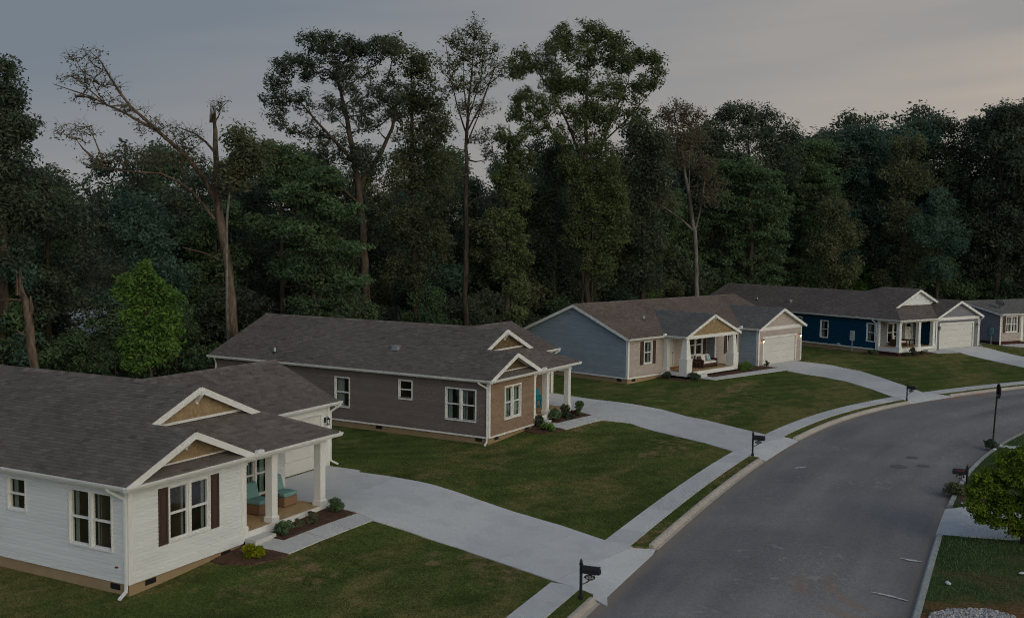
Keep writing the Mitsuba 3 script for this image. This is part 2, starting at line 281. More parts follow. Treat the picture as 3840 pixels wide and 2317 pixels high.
def disc(x, y, r, name, bsdf):
    t = np.linspace(0, 2 * np.pi, 20, endpoint=False); z = float(road_z(np.array([x]), np.array([y]))[0])
    MB().loft([(x + r * math.cos(a), y + r * math.sin(a), z - .04) for a in t], [(x + r * math.cos(a), y + r * math.sin(a), z + .015) for a in t]).put(name, bsdf)
plain('m_iron', (0.085, 0.082, 0.078), 0.7)
for x, y, r in ((16.94, 45.43, .36), (18.26, 47.37, .27), (18.1, 45.7, .27)): disc(x, y, r, 'road__manhole_cover', 'm_iron')

# driveway outlines (world metres)
W1 = lambda u, v: world(1, u, v)
D1 = [W1(8.72, 3.98), W1(8.75, -.1), W1(8.62, -1.22), W1(8.35, -2.02), (-3.19, 33.46), (-1.6, 32.45), (-0.15, 30.96), (1.34, 29.38), (2.02, 28.72), (2.40, 28.20), (2.66, 27.75)]
D1 += [(x, y) for x, y in LEFT if 28.4 < y < 32.6] + [(4.66, 33.0), (3.96, 32.87), (3.21, 33.36), (1.75, 35.2), (0.6, 36.4), (-1.32, 37.77), (-2.9, 38.87), (-4.59, 40.0), (-5.96, 40.72), W1(13.75, 2.4), W1(13.75, 3.98)]
W2 = lambda u, v: world(2, u, v)
D2 = [W2(8.72, 3.98), W2(8.75, -.1), W2(8.2, -1.45), W2(7.6, -2.2), (6.13, 54.1), (7.66, 52.3), (9.25, 49.98), (10.2, 48.05), (10.75, 47.1), (11.45, 46.55)]
D2 += [(x, y) for x, y in LEFT if 46.7 < y < 51.4] + [(14.15, 51.6), (13.58, 51.75), (12.76, 52.25), (12.02, 53.47), (10.42, 56.32), (8.47, 58.34), (6.23, 59.3), (4.6, 60.4), W2(13.75, 3.98)]
W3 = lambda u, v: world(3, u, v)
D3 = [W3(14.2, -1.75), W3(14.5, -2.9), W3(14.08, -4.06), (20.21, 76.84), (22.1, 74.7), (23.09, 72.37), (23.64, 68.77), (23.8, 66.0), (24.1, 64.7), (24.2, 63.75)]
D3 += [(x, y) for x, y in LEFT if 63.75 < y < 66.3] + [(28.2, 66.6), (26.9, 67.1), (26.53, 67.6), (26.5, 70.1), (26.35, 73.85), (26.0, 78.2), (24.75, 80.79), (22.37, 82.3), W3(20.3, -1.75)]
W4 = lambda u, v: world(4, u, v)
D4 = [W4(5.6, -2.2), W4(5.8, -3.2), W4(5.6, -4.1), (38.3, 88.6), (39.29, 86.2), (39.85, 81.3), (40.4, 76.8), (40.9, 74.25)] + [(x, y) for x, y in LEFT if 74.3 < y < 76.7] + [(45.2, 77.2), (44.2, 81), (43.9, 85), (43.39, 89.01), (42.5, 91.2), W4(11.3, -2.2)]
D5 = [(44.6, 101.2), (46.2, 99.0), (44.6, 92.2), (45.8, 86), (48.0, 80.5), (49.2, 79.3), (53.5, 82), (51.6, 86), (50.6, 92), (50.8, 97.6), (50.3, 100.6), (46.4, 98.9), (45.6, 102.6)]
DR = [(17.6, 38.6), (24, 38.4), (24, 34.0), (16.8, 34.05)] + [(x, y) for x, y in RIGHT if 34.5 < y < 38.7]
poly = lambda p: Polygon(p).buffer(0)
DRIVES = [poly(D1), poly(D2), poly(D3), poly(D4)]; DRIVE5, DRIVER = Polygon(D5[:2] + D5[2:11]).buffer(0), poly(DR)
def zdrive(x, y):
    d = LTREE.query(np.stack([x, y], -1))[0]; return zt(x, y) + 0.03 - (0.135) * (1 - sst(0.0, 1.0, d))
def zdrive_r(x, y):
    d = RTREE.query(np.stack([x, y], -1))[0]; return 0.03 - 0.135 * (1 - sst(0.0, 0.8, d))
def slabs(name, label, pg, zf, cuts, step=0.7):
    """A driveway of cast slabs: cut along lines, each slab a part, with a narrow joint."""
    k = structure(name, label); rest = [pg]
    for a, b in cuts:
        ln = LineString([a, b]).buffer(0.012, cap_style=2); rest = [q for r in rest for q in getattr(r.difference(ln), 'geoms', [r.difference(ln)]) if q.area > 0.05]
    for q in rest: sheet(Polygon(q.exterior).buffer(-0.002), zf, step, 0.12).put(k + '__slab', 'm_concrete')
slabs('driveway', 'pale concrete driveway running from the white house to the road', DRIVES[0], zdrive, [(W1(8, .2), W1(15, .6)), ((-3.6, 34.2), (-.4, 38.2)), ((-.55, 31.2), (2.5, 34.6)), ((1.2, 29.3), (4.1, 33.1))])
slabs('driveway', 'pale concrete driveway curving down from the brown house', DRIVES[1], zdrive, [(W2(8, 0), W2(15, .2)), ((5.6, 54.6), (10.6, 57.6)), ((8.2, 51), (13, 53.8)), ((10.2, 47.9), (13.9, 52.0))])
slabs('driveway', 'pale concrete driveway curving from the blue grey house garage to the road', DRIVES[2], zdrive, [((19.5, 77), (26, 80)), ((22, 71.5), (28, 72.5)), ((22.5, 67.4), (28, 68.2))])
slabs('driveway', 'pale concrete driveway of the navy blue house, cut off by the frame', DRIVES[3], zdrive, [((37, 85), (45, 88))])
slabs('driveway', 'concrete driveway beside the grey house at the far right', DRIVE5, lambda x, y: zt(x, y) * 0 + 0.03, [((43, 93), (52, 92))])
slabs('driveway', 'short concrete driveway under the young green tree', DRIVER, zdrive_r, [((20, 33), (20, 40))])

# pavement: slabs between two lines parallel to the kerb
SW0, SW1 = offset(LEFT, 0.80), offset(LEFT, 1.72)
swk = structure('sidewalk', 'narrow pale concrete sidewalk along the left kerb'); alldrive = shapely.union_all(DRIVES).buffer(0.012)
cum = np.r_[0, np.cumsum(np.linalg.norm(np.diff(SW0, axis=0), axis=1))]; SIDE = []
for d in np.arange(18, cum[-1] - 2, 1.52):
    q = np.linspace(d + .006, d + 1.514, 5); a = np.stack([np.interp(q, cum, SW0[:, j]) for j in (0, 1)], 1); b = np.stack([np.interp(q, cum, SW1[:, j]) for j in (0, 1)], 1)
    pg = Polygon(np.vstack([a, b[::-1]])).buffer(0); SIDE.append(pg)
    pg = pg.difference(alldrive)
    for r in getattr(pg, 'geoms', [pg]):
        if r.area > .03 and r.bounds[1] > 18: sheet(Polygon(r.exterior), lambda x, y: zt(x, y) + 0.026, 0.8, 0.1).put(swk + '__slab', 'm_concrete')
def kerb(name, label, line, prof, bsdf, gaps, dom, side):
    """Rolled kerb along a line, left out where a driveway crosses; 3 m castings."""
    k = structure(name, label); cum = np.r_[0, np.cumsum(np.linalg.norm(np.diff(line, axis=0), axis=1))]
    t = np.gradient(line, axis=0); t /= np.linalg.norm(t, axis=1, keepdims=True); nn = side * np.stack([-t[:, 1], t[:, 0]], 1); inside = shapely.contains_xy(gaps, (line + nn * .25)[:, 0], (line + nn * .25)[:, 1])
    d = dom[0]
    while d < min(dom[1], cum[-1]):
        q = np.linspace(d + .006, d + 2.994, 31); P = np.stack([np.interp(q, cum, line[:, j]) for j in (0, 1)], 1); Q = np.stack([np.interp(q, cum, nn[:, j]) for j in (0, 1)], 1); out = np.interp(q, cum, inside.astype(float)) < .5
        m = MB()
        for j in range(30):
            if out[j] and out[j + 1]:
                m.loft([[*(P[j] + Q[j] * o), z] for o, z in prof], [[*(P[j + 1] + Q[j + 1] * o), z] for o, z in prof])
        m.put(k + '__segment', bsdf); d += 3.0
kerb('kerb', 'rolled tan concrete kerb along the left side of the road', LEFT, [(0, -.3), (.0, -.112), (.10, -.095), (.19, .0), (.24, .022), (.31, .022), (.33, -.3)], 'm_curb', shapely.union_all(DRIVES).buffer(.02), (28, 140), 1)
kerb('kerb', 'worn grey concrete kerb along the right side of the road', RIGHT, [(0, -.3), (.0, -.112), (.05, .0), (.08, .02), (.24, .02), (.26, -.3)], 'm_curb_grey', DRIVER.buffer(.02), (14, 110), -1)

cb = offset(LEFT, 0.32)
LAWN = Polygon(np.vstack([cb, [(96, 112), (88, 124), (62, 133), (40, 131), (26, 121), (14, 104), (5, 92), (-4, 80), (-17, 72), (-27, 66), (-33, 52), (-38, 40), (-40, 20), (-34, -4)]])).buffer(0)
k = structure('lawn', 'mown lawn with dry patches in front of the houses'); sheet(LAWN.difference(shapely.union_all(DRIVES).buffer(-.06)).buffer(0), lambda x, y: zt(x, y), 1.1, 0.25).put(k, 'm_lawn', exact=True)
cbr = offset(RIGHT, -0.25)
LAWNR = Polygon(np.vstack([cbr[::-1], [(8, -14), (40, -14), (90, 30), (110, 90)]])).buffer(0)
k = structure('lawn', 'rough lawn with bare red soil across the road on the right'); sheet(LAWNR.difference(DRIVER.buffer(-.06)).buffer(0), lambda x, y: 0 * x, 2.0, 0.25).put(k, 'm_lawn_rough', exact=True)
for nm, lb, pts, z in (('track', 'grey gravel lot glimpsed between the trunks behind the brown house', [(-70, 112), (-30, 118), (0, 122), (30, 150), (40, 175), (0, 150), (-40, 140), (-80, 130)], -.02), ('track', 'pale gravel lot glimpsed through the trees on the left', [(-75, 92), (-40, 100), (-34, 112), (-80, 108)], 0.02)):
    k = structure(nm, lb); sheet(poly(pts), lambda x, y, z=z: z + 0 * x, 5, 0.5).put(k, 'm_curb_grey', exact=True)

# ---------------------------------------------------------------- houses
class House:
    def __init__(s, i, name, label):
        s.i = i; X, Y, t = HOUSE[i]; s.U = np.array([math.cos(t), math.sin(t), 0]); s.V = np.array([-math.sin(t), math.cos(t), 0]); s.O = np.array([X, Y, 0.0])
        s.k = thing(name, label, 'house'); s.fr = (s.O, np.array([s.U, s.V, [0, 0, 1]]))
    def w(s, u, v, z=0.0): return s.O + u * s.U + v * s.V + np.array([0, 0, z])
    def mb(s): return MB(s.fr)
    def plane(s, u, v, along, out):
        """A wall's frame: x along the wall, y outwards, z up. along/out: (u, v) directions."""
        d = lambda q: q[0] * s.U + q[1] * s.V
        return MB_frame(s.w(u, v), d(along), d(out))
def MB_frame(O, X, Y): return (np.array(O), np.array([X, Y, [0, 0, 1.0]]))

def wall(H, fr, L, z0, z1, holes, bsdf, exposure=0.112, top=None, planks='parts', key='wall', label=None):
    """A sided wall: sheathing with openings and overlapping boards. top: the outline above z1 as (a, z) points (gables)."""
    shape = Polygon([(0, z0), (L, z0)] + (top or [(L, z1), (0, z1)])); cut = shapely.union_all([sbox(a0, b0, a1, b1) for a0, a1, b0, b1 in holes]) if holes else Polygon()
    back = shape.difference(cut); k = fresh(H.k + '__' + key); m = MB(fr)
    for g in getattr(back, 'geoms', [back]):
        e = trimesh.creation.extrude_polygon(g, 0.11, engine='earcut'); m.add(np.column_stack([e.vertices[:, 0], -0.115 + e.vertices[:, 2], e.vertices[:, 1]]), e.faces[:, ::-1])
    scene[k] = mikit.ply((np.vstack(m.v), np.vstack(m.f)), bsdf, False, uv=np.vstack(m.u))
    if label: labels[k] = {'label': label}
    if not planks: return k
    field = MB(fr); z = z0
    while z < shape.bounds[3] - .01:
        st = back.intersection(sbox(-1, z, L + 1, z + exposure)); zb = z + exposure * .74       # Dutch lap: a flat face, then a cove up to the next board
        for g in getattr(st, 'geoms', [st]):
            if g.area < 1e-4 or g.geom_type != 'Polygon': continue
            m = MB(fr) if planks == 'parts' else field; uv = RNG.random(2)
            for lo, hi in ((z, zb), (zb, z + exposure)):
                h = g.intersection(sbox(-1, lo, L + 1, hi))
                for h in getattr(h, 'geoms', [h]):
                    if h.geom_type != 'Polygon' or h.area < 1e-5: continue
                    c = np.array(h.exterior.coords)[:-1]; c = c if h.exterior.is_ccw else c[::-1]; c = np.array([p for i, p in enumerate(c) if np.linalg.norm(p - c[i - 1]) > 1e-4])
                    if len(c) < 3: continue
                    t = (c[:, 1] - z) / exposure; dep = np.where(t < .7401, .032 - .004 * t, .029 - .092 * (t - .74)); m.loft(np.column_stack([c[:, 0], c[:, 0] * 0 - .002, c[:, 1]]), np.column_stack([c[:, 0], dep, c[:, 1]])); m.u[-1][:] = uv
            if planks == 'parts': m.put(k + '__plank', bsdf)
        z += exposure
    if planks != 'parts':
        q = field.put(k + '__plank_field', bsdf); labels[q] = {'kind': 'stuff'}
    return k

def window(H, fr, a0, a1, z0, z1, curtain='both', cwide=.3, cm='m_curtain', trim=0.075, divided=1, apron=False):
    """A double-hung window (or several joined): casing, sash rails, two panes each, curtain and a room behind. The hole is a0..a1, z0..z1."""
    k = fresh(H.k + '__window'); m = MB(fr); t = trim; e = 0.062
    m.box(a0 - t, a0, -.06, e, z0 - t, z1 + t).box(a1, a1 + t, -.06, e, z0 - t, z1 + t).box(a0, a1, -.06, e, z1, z1 + t).box(a0, a1, -.06, e + .012, z0 - t, z0)
    n = divided; w = (a1 - a0 - (n - 1) * .11) / n; cells = [(a0 + i * (w + .11), a0 + i * (w + .11) + w) for i in range(n)]
    for i in range(n - 1): m.box(cells[i][1], cells[i + 1][0], -.06, e - .004, z0, z1)
    m.put(k, 'm_trim', exact=True); zm = (z0 + z1) / 2
    for c0, c1 in cells:
        s = .038; q = MB(fr); f0, f1 = -.055, .012
        q.box(c0, c0 + s, f0, f1, z0, z1).box(c1 - s, c1, f0, f1, z0, z1).box(c0 + s, c1 - s, f0, f1, z1 - s, z1).box(c0 + s, c1 - s, f0, f1, z0, z0 + s).box(c0 + s, c1 - s, f0, f1 + .012, zm - .028, zm + .028)
        q.put(k + '__sash', 'm_trim')
        for b0, b1, dd in ((zm + .028, z1 - s, -.012), (z0 + s, zm - .028, -.022)):
            MB(fr).add([[c0 + s, dd, b0], [c1 - s, dd, b0], [c1 - s, dd, b1], [c0 + s, dd, b1]], [[0, 1, 2, 3]]).put(k + '__pane', 'm_glass')
        r = MB(fr); x0, x1, y0, y1, b0, b1 = c0 - .25, c1 + .25, -1.5, -.118, z0 - .5, z1 + .25   # the room seen through the glass
        P = [[x0, y1, b0], [x1, y1, b0], [x1, y1, b1], [x0, y1, b1], [x0, y0, b0], [x1, y0, b0], [x1, y0, b1], [x0, y0, b1]]
        r.add(P, [[4, 5, 6, 7], [0, 1, 5, 4], [3, 7, 6, 2], [0, 4, 7, 3], [1, 2, 6, 5]]).put(k + '__interior', 'm_room')
        if curtain:
            q = MB(fr); cw = (c1 - c0) * cwide
            for p0, p1 in {'both': ((c0, c0 + cw), (c1 - cw, c1)), 'left': ((c0, c0 + cw * 1.2),), 'right': ((c1 - cw * 1.2, c1),), 'full': ((c0, c1),)}[curtain]:
                xs = np.linspace(p0, p1, 13); ys = -.17 + .022 * np.sin(np.arange(13) * 2.1); vv = np.vstack([np.column_stack([xs, ys, xs * 0 + z0 - .1]), np.column_stack([xs, ys, xs * 0 + z1 + .1])])
                q.add(vv, [[i, i + 1, 14 + i, 13 + i] for i in range(12)])
            q.put(k + '__curtain', cm)
    return k
def hole(a0, a1, z0, z1): return (a0, a1, z0, z1)
def shutter(H, fr, a0, a1, z0, z1):
    k = fresh(H.k + '__shutter'); m = MB(fr); b = .05; m.box(a0, a0 + b, .02, .055, z0, z1).box(a1 - b, a1, .02, .055, z0, z1)
    zm = z0 + (z1 - z0) * .46
    for q0, q1 in ((z0, z0 + b), (zm - b / 2, zm + b / 2), (z1 - b, z1)): m.box(a0 + b, a1 - b, .02, .055, q0, q1)
    for p0, p1 in ((z0 + b, zm - b / 2), (zm + b / 2, z1 - b)):
        m.box(a0 + b, a1 - b, .02, .036, p0, p1); m.box(a0 + b + .03, a1 - b - .03, .036, .046, p0 + .035, p1 - .035)
    m.put(k, 'm_shutter', exact=True)
def roof(H, pg, zf, axis, up, bsdf, nparts=0, key='roof', expo=0.143, tab=0.30, deck=True, k=None):
    """A shingled roof plane. pg: outline in (u, v); zf(u, v): height; the slope rises along axis ('u' or 'v') in direction up (+1/-1)."""
    pg = Polygon(pg); pg = pg if pg.exterior.is_ccw else Polygon(list(pg.exterior.coords)[::-1]); c = np.array(pg.exterior.coords)[:-1]
    k = k or fresh(H.k + '__' + key)
    if k not in scene: H.mb().slab(pg, zf, -.022, 0).put(k, bsdf, exact=True)
    else: H.mb().slab(pg, zf, -.022, 0).put(k + '__deck', bsdf)
    if deck:
        H.mb().slab(pg.buffer(-.012, join_style=2), zf, -.15, -.024).put(k + '__soffit', 'm_trim')
    slope = abs(zf(1, 1) - zf(*((0, 1) if axis == 'u' else (1, 0)))); step = expo / math.sqrt(1 + slope * slope)
    q = pg if axis == 'v' else Polygon([(y, x) for x, y in c])          # (s along the eave, t up the slope)
    x0, y0, x1, y1 = q.bounds; cells = []; r = np.random.default_rng(int(abs(x0 * 97 + y1 * 31)) + H.i); nrow = int((y1 - y0) / step) + 1
    for j in range(nrow):
        t0 = y0 + j * step if up > 0 else y1 - j * step; t1 = t0 + step * up; lo, hi = min(t0, t1), max(t0, t1)
        st = q.intersection(sbox(x0 - 1, lo, x1 + 1, hi))
        if st.is_empty: continue
        cuts = np.arange(x0 - r.random() * tab, x1 + tab, tab); cuts = cuts + r.uniform(-.07, .07, len(cuts)) * tab * 2
        for a, b in zip(cuts[:-1], cuts[1:]):
            g = st.intersection(sbox(a + .004, lo, b - .004, hi))
            for g in getattr(g, 'geoms', [g]):
                if g.geom_type == 'Polygon' and g.area > 2e-3: cells.append((np.array(g.exterior.coords)[:-1], t0))
    val = np.clip(.5 + .17 * r.normal(size=len(cells)), 0, 1)
    eye = np.array([0, 0, EYE_H]); mid = np.array([np.mean(cc, 0) if axis == 'v' else np.mean(cc, 0)[::-1] for cc, _ in cells]); W = H.O + mid[:, :1] * H.U + mid[:, 1:] * H.V
    P = (W - eye) @ np.array([[1, 0, 0], fwd]).T; vis = (P[:, 1] > 1) & (np.abs(P[:, 0]) / P[:, 1] < math.tan(math.radians(FOV / 2))); order = np.argsort(np.where(vis, np.linalg.norm(W - eye, axis=1), 1e6))
    single = set(order[:min(nparts, int(vis.sum()))].tolist()); field = H.mb()
    for i, (cc, t0) in enumerate(cells):
        u, v = (cc[:, 0], cc[:, 1]) if axis == 'v' else (cc[:, 1], cc[:, 0]); z = np.array([zf(a, b) for a, b in zip(u, v)])
        lift = .019 - .016 * np.abs(cc[:, 1] - t0) / step + .004 * val[i]; m = H.mb() if i in single else field
        m.add(np.vstack([np.column_stack([u, v, z - .004]), np.column_stack([u, v, z + lift])]), [[a, (a + 1) % len(cc), len(cc) + (a + 1) % len(cc), len(cc) + a] for a in range(len(cc))], np.array([val[i], .5]))
        m.add(np.column_stack([u, v, z + lift]), [[0, a, a + 1] for a in range(1, len(cc) - 1)], np.array([val[i], .5]))
        if i in single: m.put(k + '__shingle', bsdf)
    if field.v: labels[field.put(k + '__shingle_field', bsdf)] = {'kind': 'stuff'}
    return k
def ridge_cap(H, p, q, bsdf, k):
    p, q = np.array(p, float), np.array(q, float); d = q - p; L = np.linalg.norm(d[:2]); d /= L; n = np.array([-d[1], d[0], 0]); m = H.mb()
    for s in np.arange(0, L, .25):
        a, b = p + d * s, p + d * min(s + .27, L); lo = np.array([0, 0, -.062]); up = np.array([0, 0, .035]); lift = np.array([0, 0, .01])
        m.add([a + n * .15 + lo, a + up, a - n * .15 + lo, b + n * .15 + lo + lift, b + up + lift, b - n * .15 + lo + lift], [[0, 1, 4, 3], [1, 2, 5, 4]])
    m.put(k + '__ridge_cap', bsdf)
def board(H, p, q, w, t, key, bsdf='m_trim', up=(0, 0, 1)):
    return H.mb().bar(p, q, t, w, up).put(H.k + '__' + key, bsdf)
def rake(H, foot, apex, foot2, key='rake_board', w=.19, t=.035, fr='v', drop=.112):
    for p, q in ((foot, apex), (foot2, apex)):
        if p is None: continue
        p, q = np.array(p, float), np.array(q, float); d = np.array([0, 0, drop]); board(H, p - d, q - d, w, t, key)
def gutter(H, p, q, out):
    p, q = np.array(p, float), np.array(q, float); m = H.mb(); o = np.array([*out, 0.0]); prof = [(0, -.13), (.075, -.13), (.12, -.05), (.125, 0), (.105, 0), (.1, -.03), (0, -.03)]
    m.loft([p + o * a + [0, 0, z] for a, z in prof], [q + o * a + [0, 0, z] for a, z in prof]); m.put(H.k + '__gutter', 'm_trim')
def downspout(H, u, v, ztop, zbot, d, back):
    """d: (u, v) direction in which the pipe's foot kicks out; back: (u, v) from the gutter to the wall."""
    m = H.mb(); b = np.array([*back, 0.0]); o = np.array([*d, 0.0]); p = np.array([u, v, ztop]); q = p + b + [0, 0, -.34]; s = np.array([u + back[0], v + back[1], zbot + .12])
    for a, c in ((p, p + [0, 0, -.1]), (p + [0, 0, -.08], q), (q + [0, 0, .03], s), (s + [0, 0, .03], s + o * .3 + [0, 0, -.1])): m.bar(a, c, .075, .055, (o + .01) if abs((c - a)[2]) > .05 else (0, 0, 1))
    m.put(H.k + '__downspout', 'm_trim')
def foundation(H, outline, z0, z1, bsdf='m_block', inset=.03, vents=()):
    k = fresh(H.k + '__foundation'); p = Polygon(outline).buffer(-inset, join_style=2); e = trimesh.creation.extrude_polygon(p, z1 - z0, engine='earcut'); H.mb().add(e.vertices + [0, 0, z0], e.faces).put(k, bsdf, exact=True)
    for fr, a0, a1, b0, b1 in vents:
        m = MB(fr); m.box(a0, a1, -.032, -.022, b0, b1)
        for z in np.linspace(b0 + .02, b1 - .02, 5): m.box(a0 + .01, a1 - .01, -.022, -.012, z - .006, z + .006)
        m.put(k + '__vent', 'm_black')
def gable(H, v, pts, bsdf, shakes, trim=None, key='gable', bracket=None, rows=.17):
    """A gable face at depth v: outline pts (u, z); shakes: 'parts' | 'stuff' | 'clap'."""
    g = Polygon(pts); k = fresh(H.k + '__' + key); fr = H.plane(0, v, (1, 0), (0, -1)); e = trimesh.creation.extrude_polygon(g, .09, engine='earcut')
    MB(fr).add(np.column_stack([e.vertices[:, 0], e.vertices[:, 2] - .092, e.vertices[:, 1]]), e.faces).put(k, bsdf, exact=True)
    z0, z1 = g.bounds[1], g.bounds[3]; field = MB(fr); r = np.random.default_rng(5); z = z0
    rows = rows if shakes != 'clap' else .112
    while z < z1 - .02:
        st = g.intersection(sbox(g.bounds[0], z, g.bounds[2], z + rows)); cuts = [g.bounds[0]]
        while cuts[-1] < g.bounds[2]: cuts.append(cuts[-1] + (r.uniform(.12, .24) if shakes != 'clap' else 99))
        for a, b in zip(cuts[:-1], cuts[1:]):
            c = st.intersection(sbox(a + .004, z, b - .004, z + rows))
            if c.geom_type != 'Polygon' or c.area < 2e-3: continue
            q = np.array(c.exterior.coords)[:-1]; j = r.uniform(0, .012) if shakes != 'clap' else 0; dep = .024 + j - .016 * (q[:, 1] - z) / rows; m = MB(fr) if shakes == 'parts' else field
            m.loft(np.column_stack([q[:, 0], q[:, 0] * 0 - .001, q[:, 1]]), np.column_stack([q[:, 0], dep, q[:, 1]]))
            if shakes == 'parts': m.put(k + '__shake', bsdf)
        z += rows
    if field.v: labels[field.put(k + ('__shake_field' if shakes == 'stuff' else '__plank_field'), bsdf)] = {'kind': 'stuff'}
    if trim: MB(fr).box(trim[0], trim[1], -.01, .055, trim[2], trim[2] + trim[3]).put(k + '__base_trim', 'm_trim')
    if bracket:
        u, z, s = bracket; m = MB(fr); m.box(u - .055 * s, u + .055 * s, .02, .10, z - .62 * s, z); m.box(u - .05 * s, u + .05 * s, .10, .34, z - .13 * s, z - .01)
        P = np.array([[.10, -.48 * s], [.16, -.48 * s], [.34, -.2 * s], [.34, -.13 * s], [.25, -.13 * s], [.10, -.36 * s]]); m.loft(np.column_stack([P[:, 0] * 0 + u - .045 * s, P[:, 0], P[:, 1] + z]), np.column_stack([P[:, 0] * 0 + u + .045 * s, P[:, 0], P[:, 1] + z]))
        m.put(k + '__bracket', 'm_trim')
    return k
def post(H, u0, u1, v0, v1, z0, z1, key='porch_post'):
    k = fresh(H.k + '__' + key); H.mb().box(u0, u1, v0, v1, z0 + .02, z1 - .01).put(k, 'm_trim', exact=True); e = .035
    m = H.mb(); m.loft([(u0 - e, v0 - e, z0), (u1 + e, v0 - e, z0), (u1 + e, v1 + e, z0), (u0 - e, v1 + e, z0)], [(u0 - e, v0 - e, z0 + .16), (u1 + e, v0 - e, z0 + .16), (u1 + e, v1 + e, z0 + .16), (u0 - e, v1 + e, z0 + .16)])
    m.loft([(u0 - e, v0 - e, z0 + .16), (u1 + e, v0 - e, z0 + .16), (u1 + e, v1 + e, z0 + .16), (u0 - e, v1 + e, z0 + .16)], [(u0, v0, z0 + .2), (u1, v0, z0 + .2), (u1, v1, z0 + .2), (u0, v1, z0 + .2)]); m.put(k + '__base', 'm_trim')
    H.mb().box(u0 - .03, u1 + .03, v0 - .03, v1 + .03, z1 - .1, z1 - .012).put(k + '__cap', 'm_trim')
def porch_floor(H, u0, u1, v0, v1, z, drop=.26, width=.14, sides=('front',)):
    k = fresh(H.k + '__porch_floor'); H.mb().box(u0 + .02, u1 - .02, v0 + .04, v1, z - .2, z - .03).put(k, 'm_deck', exact=True)
    vv = v0 + .035
    while vv < v1 - .01:
        H.mb().box(u0 + .03, u1 - .03, vv + .004, min(vv + width, v1) - .004, z - .032, z).put(k + '__board', 'm_deck'); vv += width
    H.mb().box(u0, u1, v0, v0 + .032, z - drop, z + .004).put(H.k + '__porch_fascia', 'm_trim')
    if 'left' in sides: H.mb().box(u0, u0 + .028, v0 + .033, v1, z - drop, z + .004).put(H.k + '__porch_fascia', 'm_trim')
    if 'right' in sides: H.mb().box(u1 - .028, u1, v0 + .033, v1, z - drop, z + .004).put(H.k + '__porch_fascia', 'm_trim')
def garage_door(H, fr, a0, a1, z0, z1):
    k = fresh(H.k + '__garage_door'); m = MB(fr); t = .13; m.box(a0 - t, a0, -.05, .04, z0, z1 + t).box(a1, a1 + t, -.05, .04, z0, z1 + t).box(a0, a1, -.05, .04, z1, z1 + t).put(k, 'm_trim', exact=True)
    h = (z1 - z0) / 4
    for i in range(4):
        q = MB(fr); q.box(a0 + .004, a1 - .004, -.075, -.045, z0 + i * h + .004, z0 + (i + 1) * h - .004)
        q.put(k + '__panel', 'm_door_white')
def wall_lamp(H, fr, a, z, lit=False):
    k = fresh(H.k + '__wall_lamp'); m = MB(fr); m.box(a - .05, a + .05, .02, .05, z - .1, z + .1); m.tube([(a, .04, z + .06), (a, .14, z + .13), (a, .2, z + .1)], .014, 6); m.loft([(a + .09 * math.cos(t), .2 + .09 * math.sin(t), z + .03) for t in np.arange(8) * math.pi / 4], [(a + .02 * math.cos(t), .2 + .02 * math.sin(t), z + .12) for t in np.arange(8) * math.pi / 4])
    for t in np.arange(4) * math.pi / 2: m.bar((a + .07 * math.cos(t), .2 + .07 * math.sin(t), z + .03), (a + .055 * math.cos(t), .2 + .055 * math.sin(t), z - .17), .012, .012, (math.cos(t), math.sin(t), 0))
    m.box(a - .06, a + .06, .14, .26, z - .19, z - .17); m.put(k, 'm_black', exact=True)
    b = MB(fr).ball((a, .2, z - .08), (.05, .05, .075), 2)
    if lit: b.put(k + '__bulb', 'm_white_matter', emitter={'type': 'area', 'radiance': {'type': 'rgb', 'value': [3.2, 2.0, 1.0]}})
    else: b.put(k + '__bulb', 'm_white_matter')
def door(H, fr, a0, a1, z0, z1, glazed=False, bsdf='m_door_white'):
    k = fresh(H.k + '__door'); m = MB(fr); t = .1; m.box(a0 - t, a0, -.05, .05, z0, z1 + t).box(a1, a1 + t, -.05, .05, z0, z1 + t).box(a0, a1, -.05, .05, z1, z1 + t).box(a0, a1, -.06, -.02, z0, z1)
    w, h = a1 - a0, z1 - z0
    for x0, x1 in ((.12, .46), (.54, .88)):
        for y0, y1 in ((.06, .36), (.42, .74)) + (() if glazed else ((.79, .94),)): m.box(a0 + w * x0, a0 + w * x1, -.02, -.008, z0 + h * y0, z0 + h * y1)
    m.put(k, bsdf, exact=True); MB(fr).box(a1 - .12, a1 - .08, -.018, .05, z0 + .98, z0 + 1.02).ball((a1 - .1, .05, z0 + 1.0), .035, 1).put(k + '__handle', 'm_black')
    if glazed: MB(fr).box(a0 + w * .18, a0 + w * .82, -.022, -.012, z0 + h * .79, z0 + h * .93).put(k + '__light', 'm_dark')
def corner(H, u0, u1, v0, v1, z0, z1): H.mb().box(u0, u1, v0, v1, z0, z1).put(H.k + '__corner_trim', 'm_trim')
def vent_pipe(H, u, v, z, shiny=False):
    k = fresh(H.k + '__roof_vent'); m = H.mb()
    if shiny: m.box(u - .2, u + .2, v - .2, v + .2, z - .03, z + .05); m.loft([(u - .14, v - .14, z + .05), (u + .14, v - .14, z + .05), (u + .14, v + .14, z + .05), (u - .14, v + .14, z + .05)], [(u - .18, v - .18, z + .2), (u + .18, v - .18, z + .2), (u + .18, v + .18, z + .2), (u - .18, v + .18, z + .2)]); m.put(k, 'm_metal', exact=True)
    else:
        m.tube([(u, v, z - .1), (u, v, z + .3)], .06, 10); m.put(k, 'm_meter', exact=True); H.mb().loft([(u + .15 * math.cos(t), v + .15 * math.sin(t), z - .06) for t in np.arange(10) * math.pi / 5], [(u + .07 * math.cos(t), v + .07 * math.sin(t), z + .1) for t in np.arange(10) * math.pi / 5]).put(k + '__boot', 'm_black')

